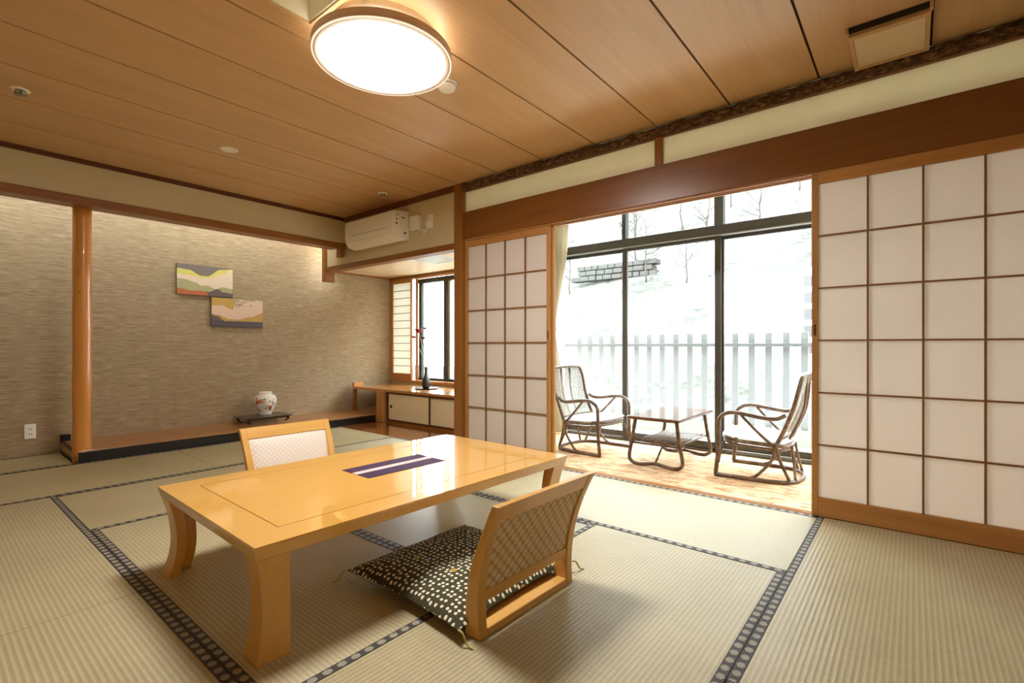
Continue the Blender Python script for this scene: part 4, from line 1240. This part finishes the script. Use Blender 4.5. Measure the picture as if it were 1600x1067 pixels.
# ------------------------------------------------------------------ vase on stand
st = thing('display_stand', 'dark carved low stand under the porcelain vase', 'stand', (2.475, 5.575, 0.097))
def oct_(a, b, c, z): return [(-a + c, -b, z), (a - c, -b, z), (a, -b + c, z), (a, b - c, z), (a - c, b, z), (-a + c, b, z), (-a, b - c, z), (-a, -b + c, z)]
MB().loft([oct_(.232, .150, .012, .053), oct_(.252, .168, .016, .061), oct_(.252, .168, .016, .068), oct_(.246, .162, .016, .070)], False).build('top', 'stand', st)
box('apron', 'stand', -0.2, 0.2, -0.128, -0.118, 0.038, 0.053, st, 0.002)
for sx in (-1, 1):
    for sy in (-1, 1):
        pts = smooth_path([(sx * .185, sy * .125, .053), (sx * .212, sy * .138, .040), (sx * .208, sy * .136, .022), (sx * .188, sy * .124, .010), (sx * .200, sy * .132, .0055)], 5)
        MB().tube(pts, [0.015] * 6 + [0.012] * 5 + [.009] * 5 + [.0065] * (len(pts) - 16), 8).build('leg', 'stand', st)
        MB().tube([(sx * .185, sy * .120, .05), (sx * .140, sy * .120, .045)], [.011, .004], 8).build('bracket', 'stand', st)
va = thing('porcelain_vase', 'white porcelain vase painted with red flowers and green leaves', 'vase', (2.510, 5.600, 0.168))
MB().lathe([(0.0, 0.0), (0.060, 0.0), (0.063, 0.010), (0.066, 0.03), (0.090, 0.075), (0.112, 0.125), (0.118, 0.165), (0.110, 0.200), (0.088, 0.222), (0.066, 0.230), (0.064, 0.240), (0.072, 0.252), (0.066, 0.254), (0.058, 0.242), (0.060, 0.225), (0.09, 0.19), (0.05, 0.03), (0, 0.02)], 48).build('body', 'porcelain', va, 0, None, True)

# ------------------------------------------------------------------ flower vase on the desk
ty = thing('flower_tray', 'flat dark oval tray under the flower vase', 'tray', (4.03, 4.66, DZ))
MB().lathe([(0.0, 0.0), (0.125, 0.0), (0.150, 0.010), (0.152, 0.012), (0.146, 0.012), (0.12, 0.004), (0, 0.004)], 36).build('dish', 'black_lacquer', ty)
fv = thing('flower_vase', 'slim dark bottle vase with a few red blossoms on the desk', 'vase', (4.03, 4.66, DZ + 0.0045))
MB().lathe([(0.0, 0.0), (0.040, 0.0), (0.048, 0.02), (0.055, 0.06), (0.048, 0.10), (0.028, 0.14), (0.018, 0.19), (0.017, 0.24), (0.026, 0.262), (0.022, 0.263), (0.012, 0.24), (0, 0.2)], 28).build('bottle', 'iron_vase', fv)
heads = [(-0.075, 0.050, 0.70, 0.042, 'flower'), (0.0, 0.02, 0.735, 0.026, 'flower_dark'), (-0.10, 0.11, 0.625, 0.028, 'flower'), (-0.02, 0.03, 0.615, 0.030, 'flower_dark')]
for i, (dx, dy, dz, rr, mt) in enumerate(heads):
    st_ = MB().tube(smooth_path([(0, 0, 0.20), (dx * .15, dy * .15, 0.36), (dx * .6, dy * .6, dz * .8), (dx, dy, dz)], 6), 0.0028, 6).build('stem', 'stem', fv)
    m_ = MB()
    rnd = random.Random(i)
    m_.lathe([(0.0, -rr * .5), (rr * .5, -rr * .2), (rr, rr * .35), (rr * .8, rr * .6), (0, rr * .55)], 12, (dx, dy, dz))
    for k in range(9):
        a = 2 * PI * k / 9
        c0 = Vector((dx + rr * .75 * math.cos(a), dy + rr * .75 * math.sin(a), dz + rr * .5))
        m_.lathe([(0.0, -rr * .3), (rr * .4, -rr * .1), (rr * .42, rr * .15), (0.0, rr * .3)], 8, tuple(c0))
    m_.build('blossom', mt, st_)
for k in range(5):
    z = 0.30 + k * 0.05
    MB().lathe([(0, -.010), (.007, -.003), (.006, .005), (0, .010)], 8).build('bud', 'stem', fv, 0, None, True, (-.012 * (k % 2) - .003, .008 * (k % 3), z))
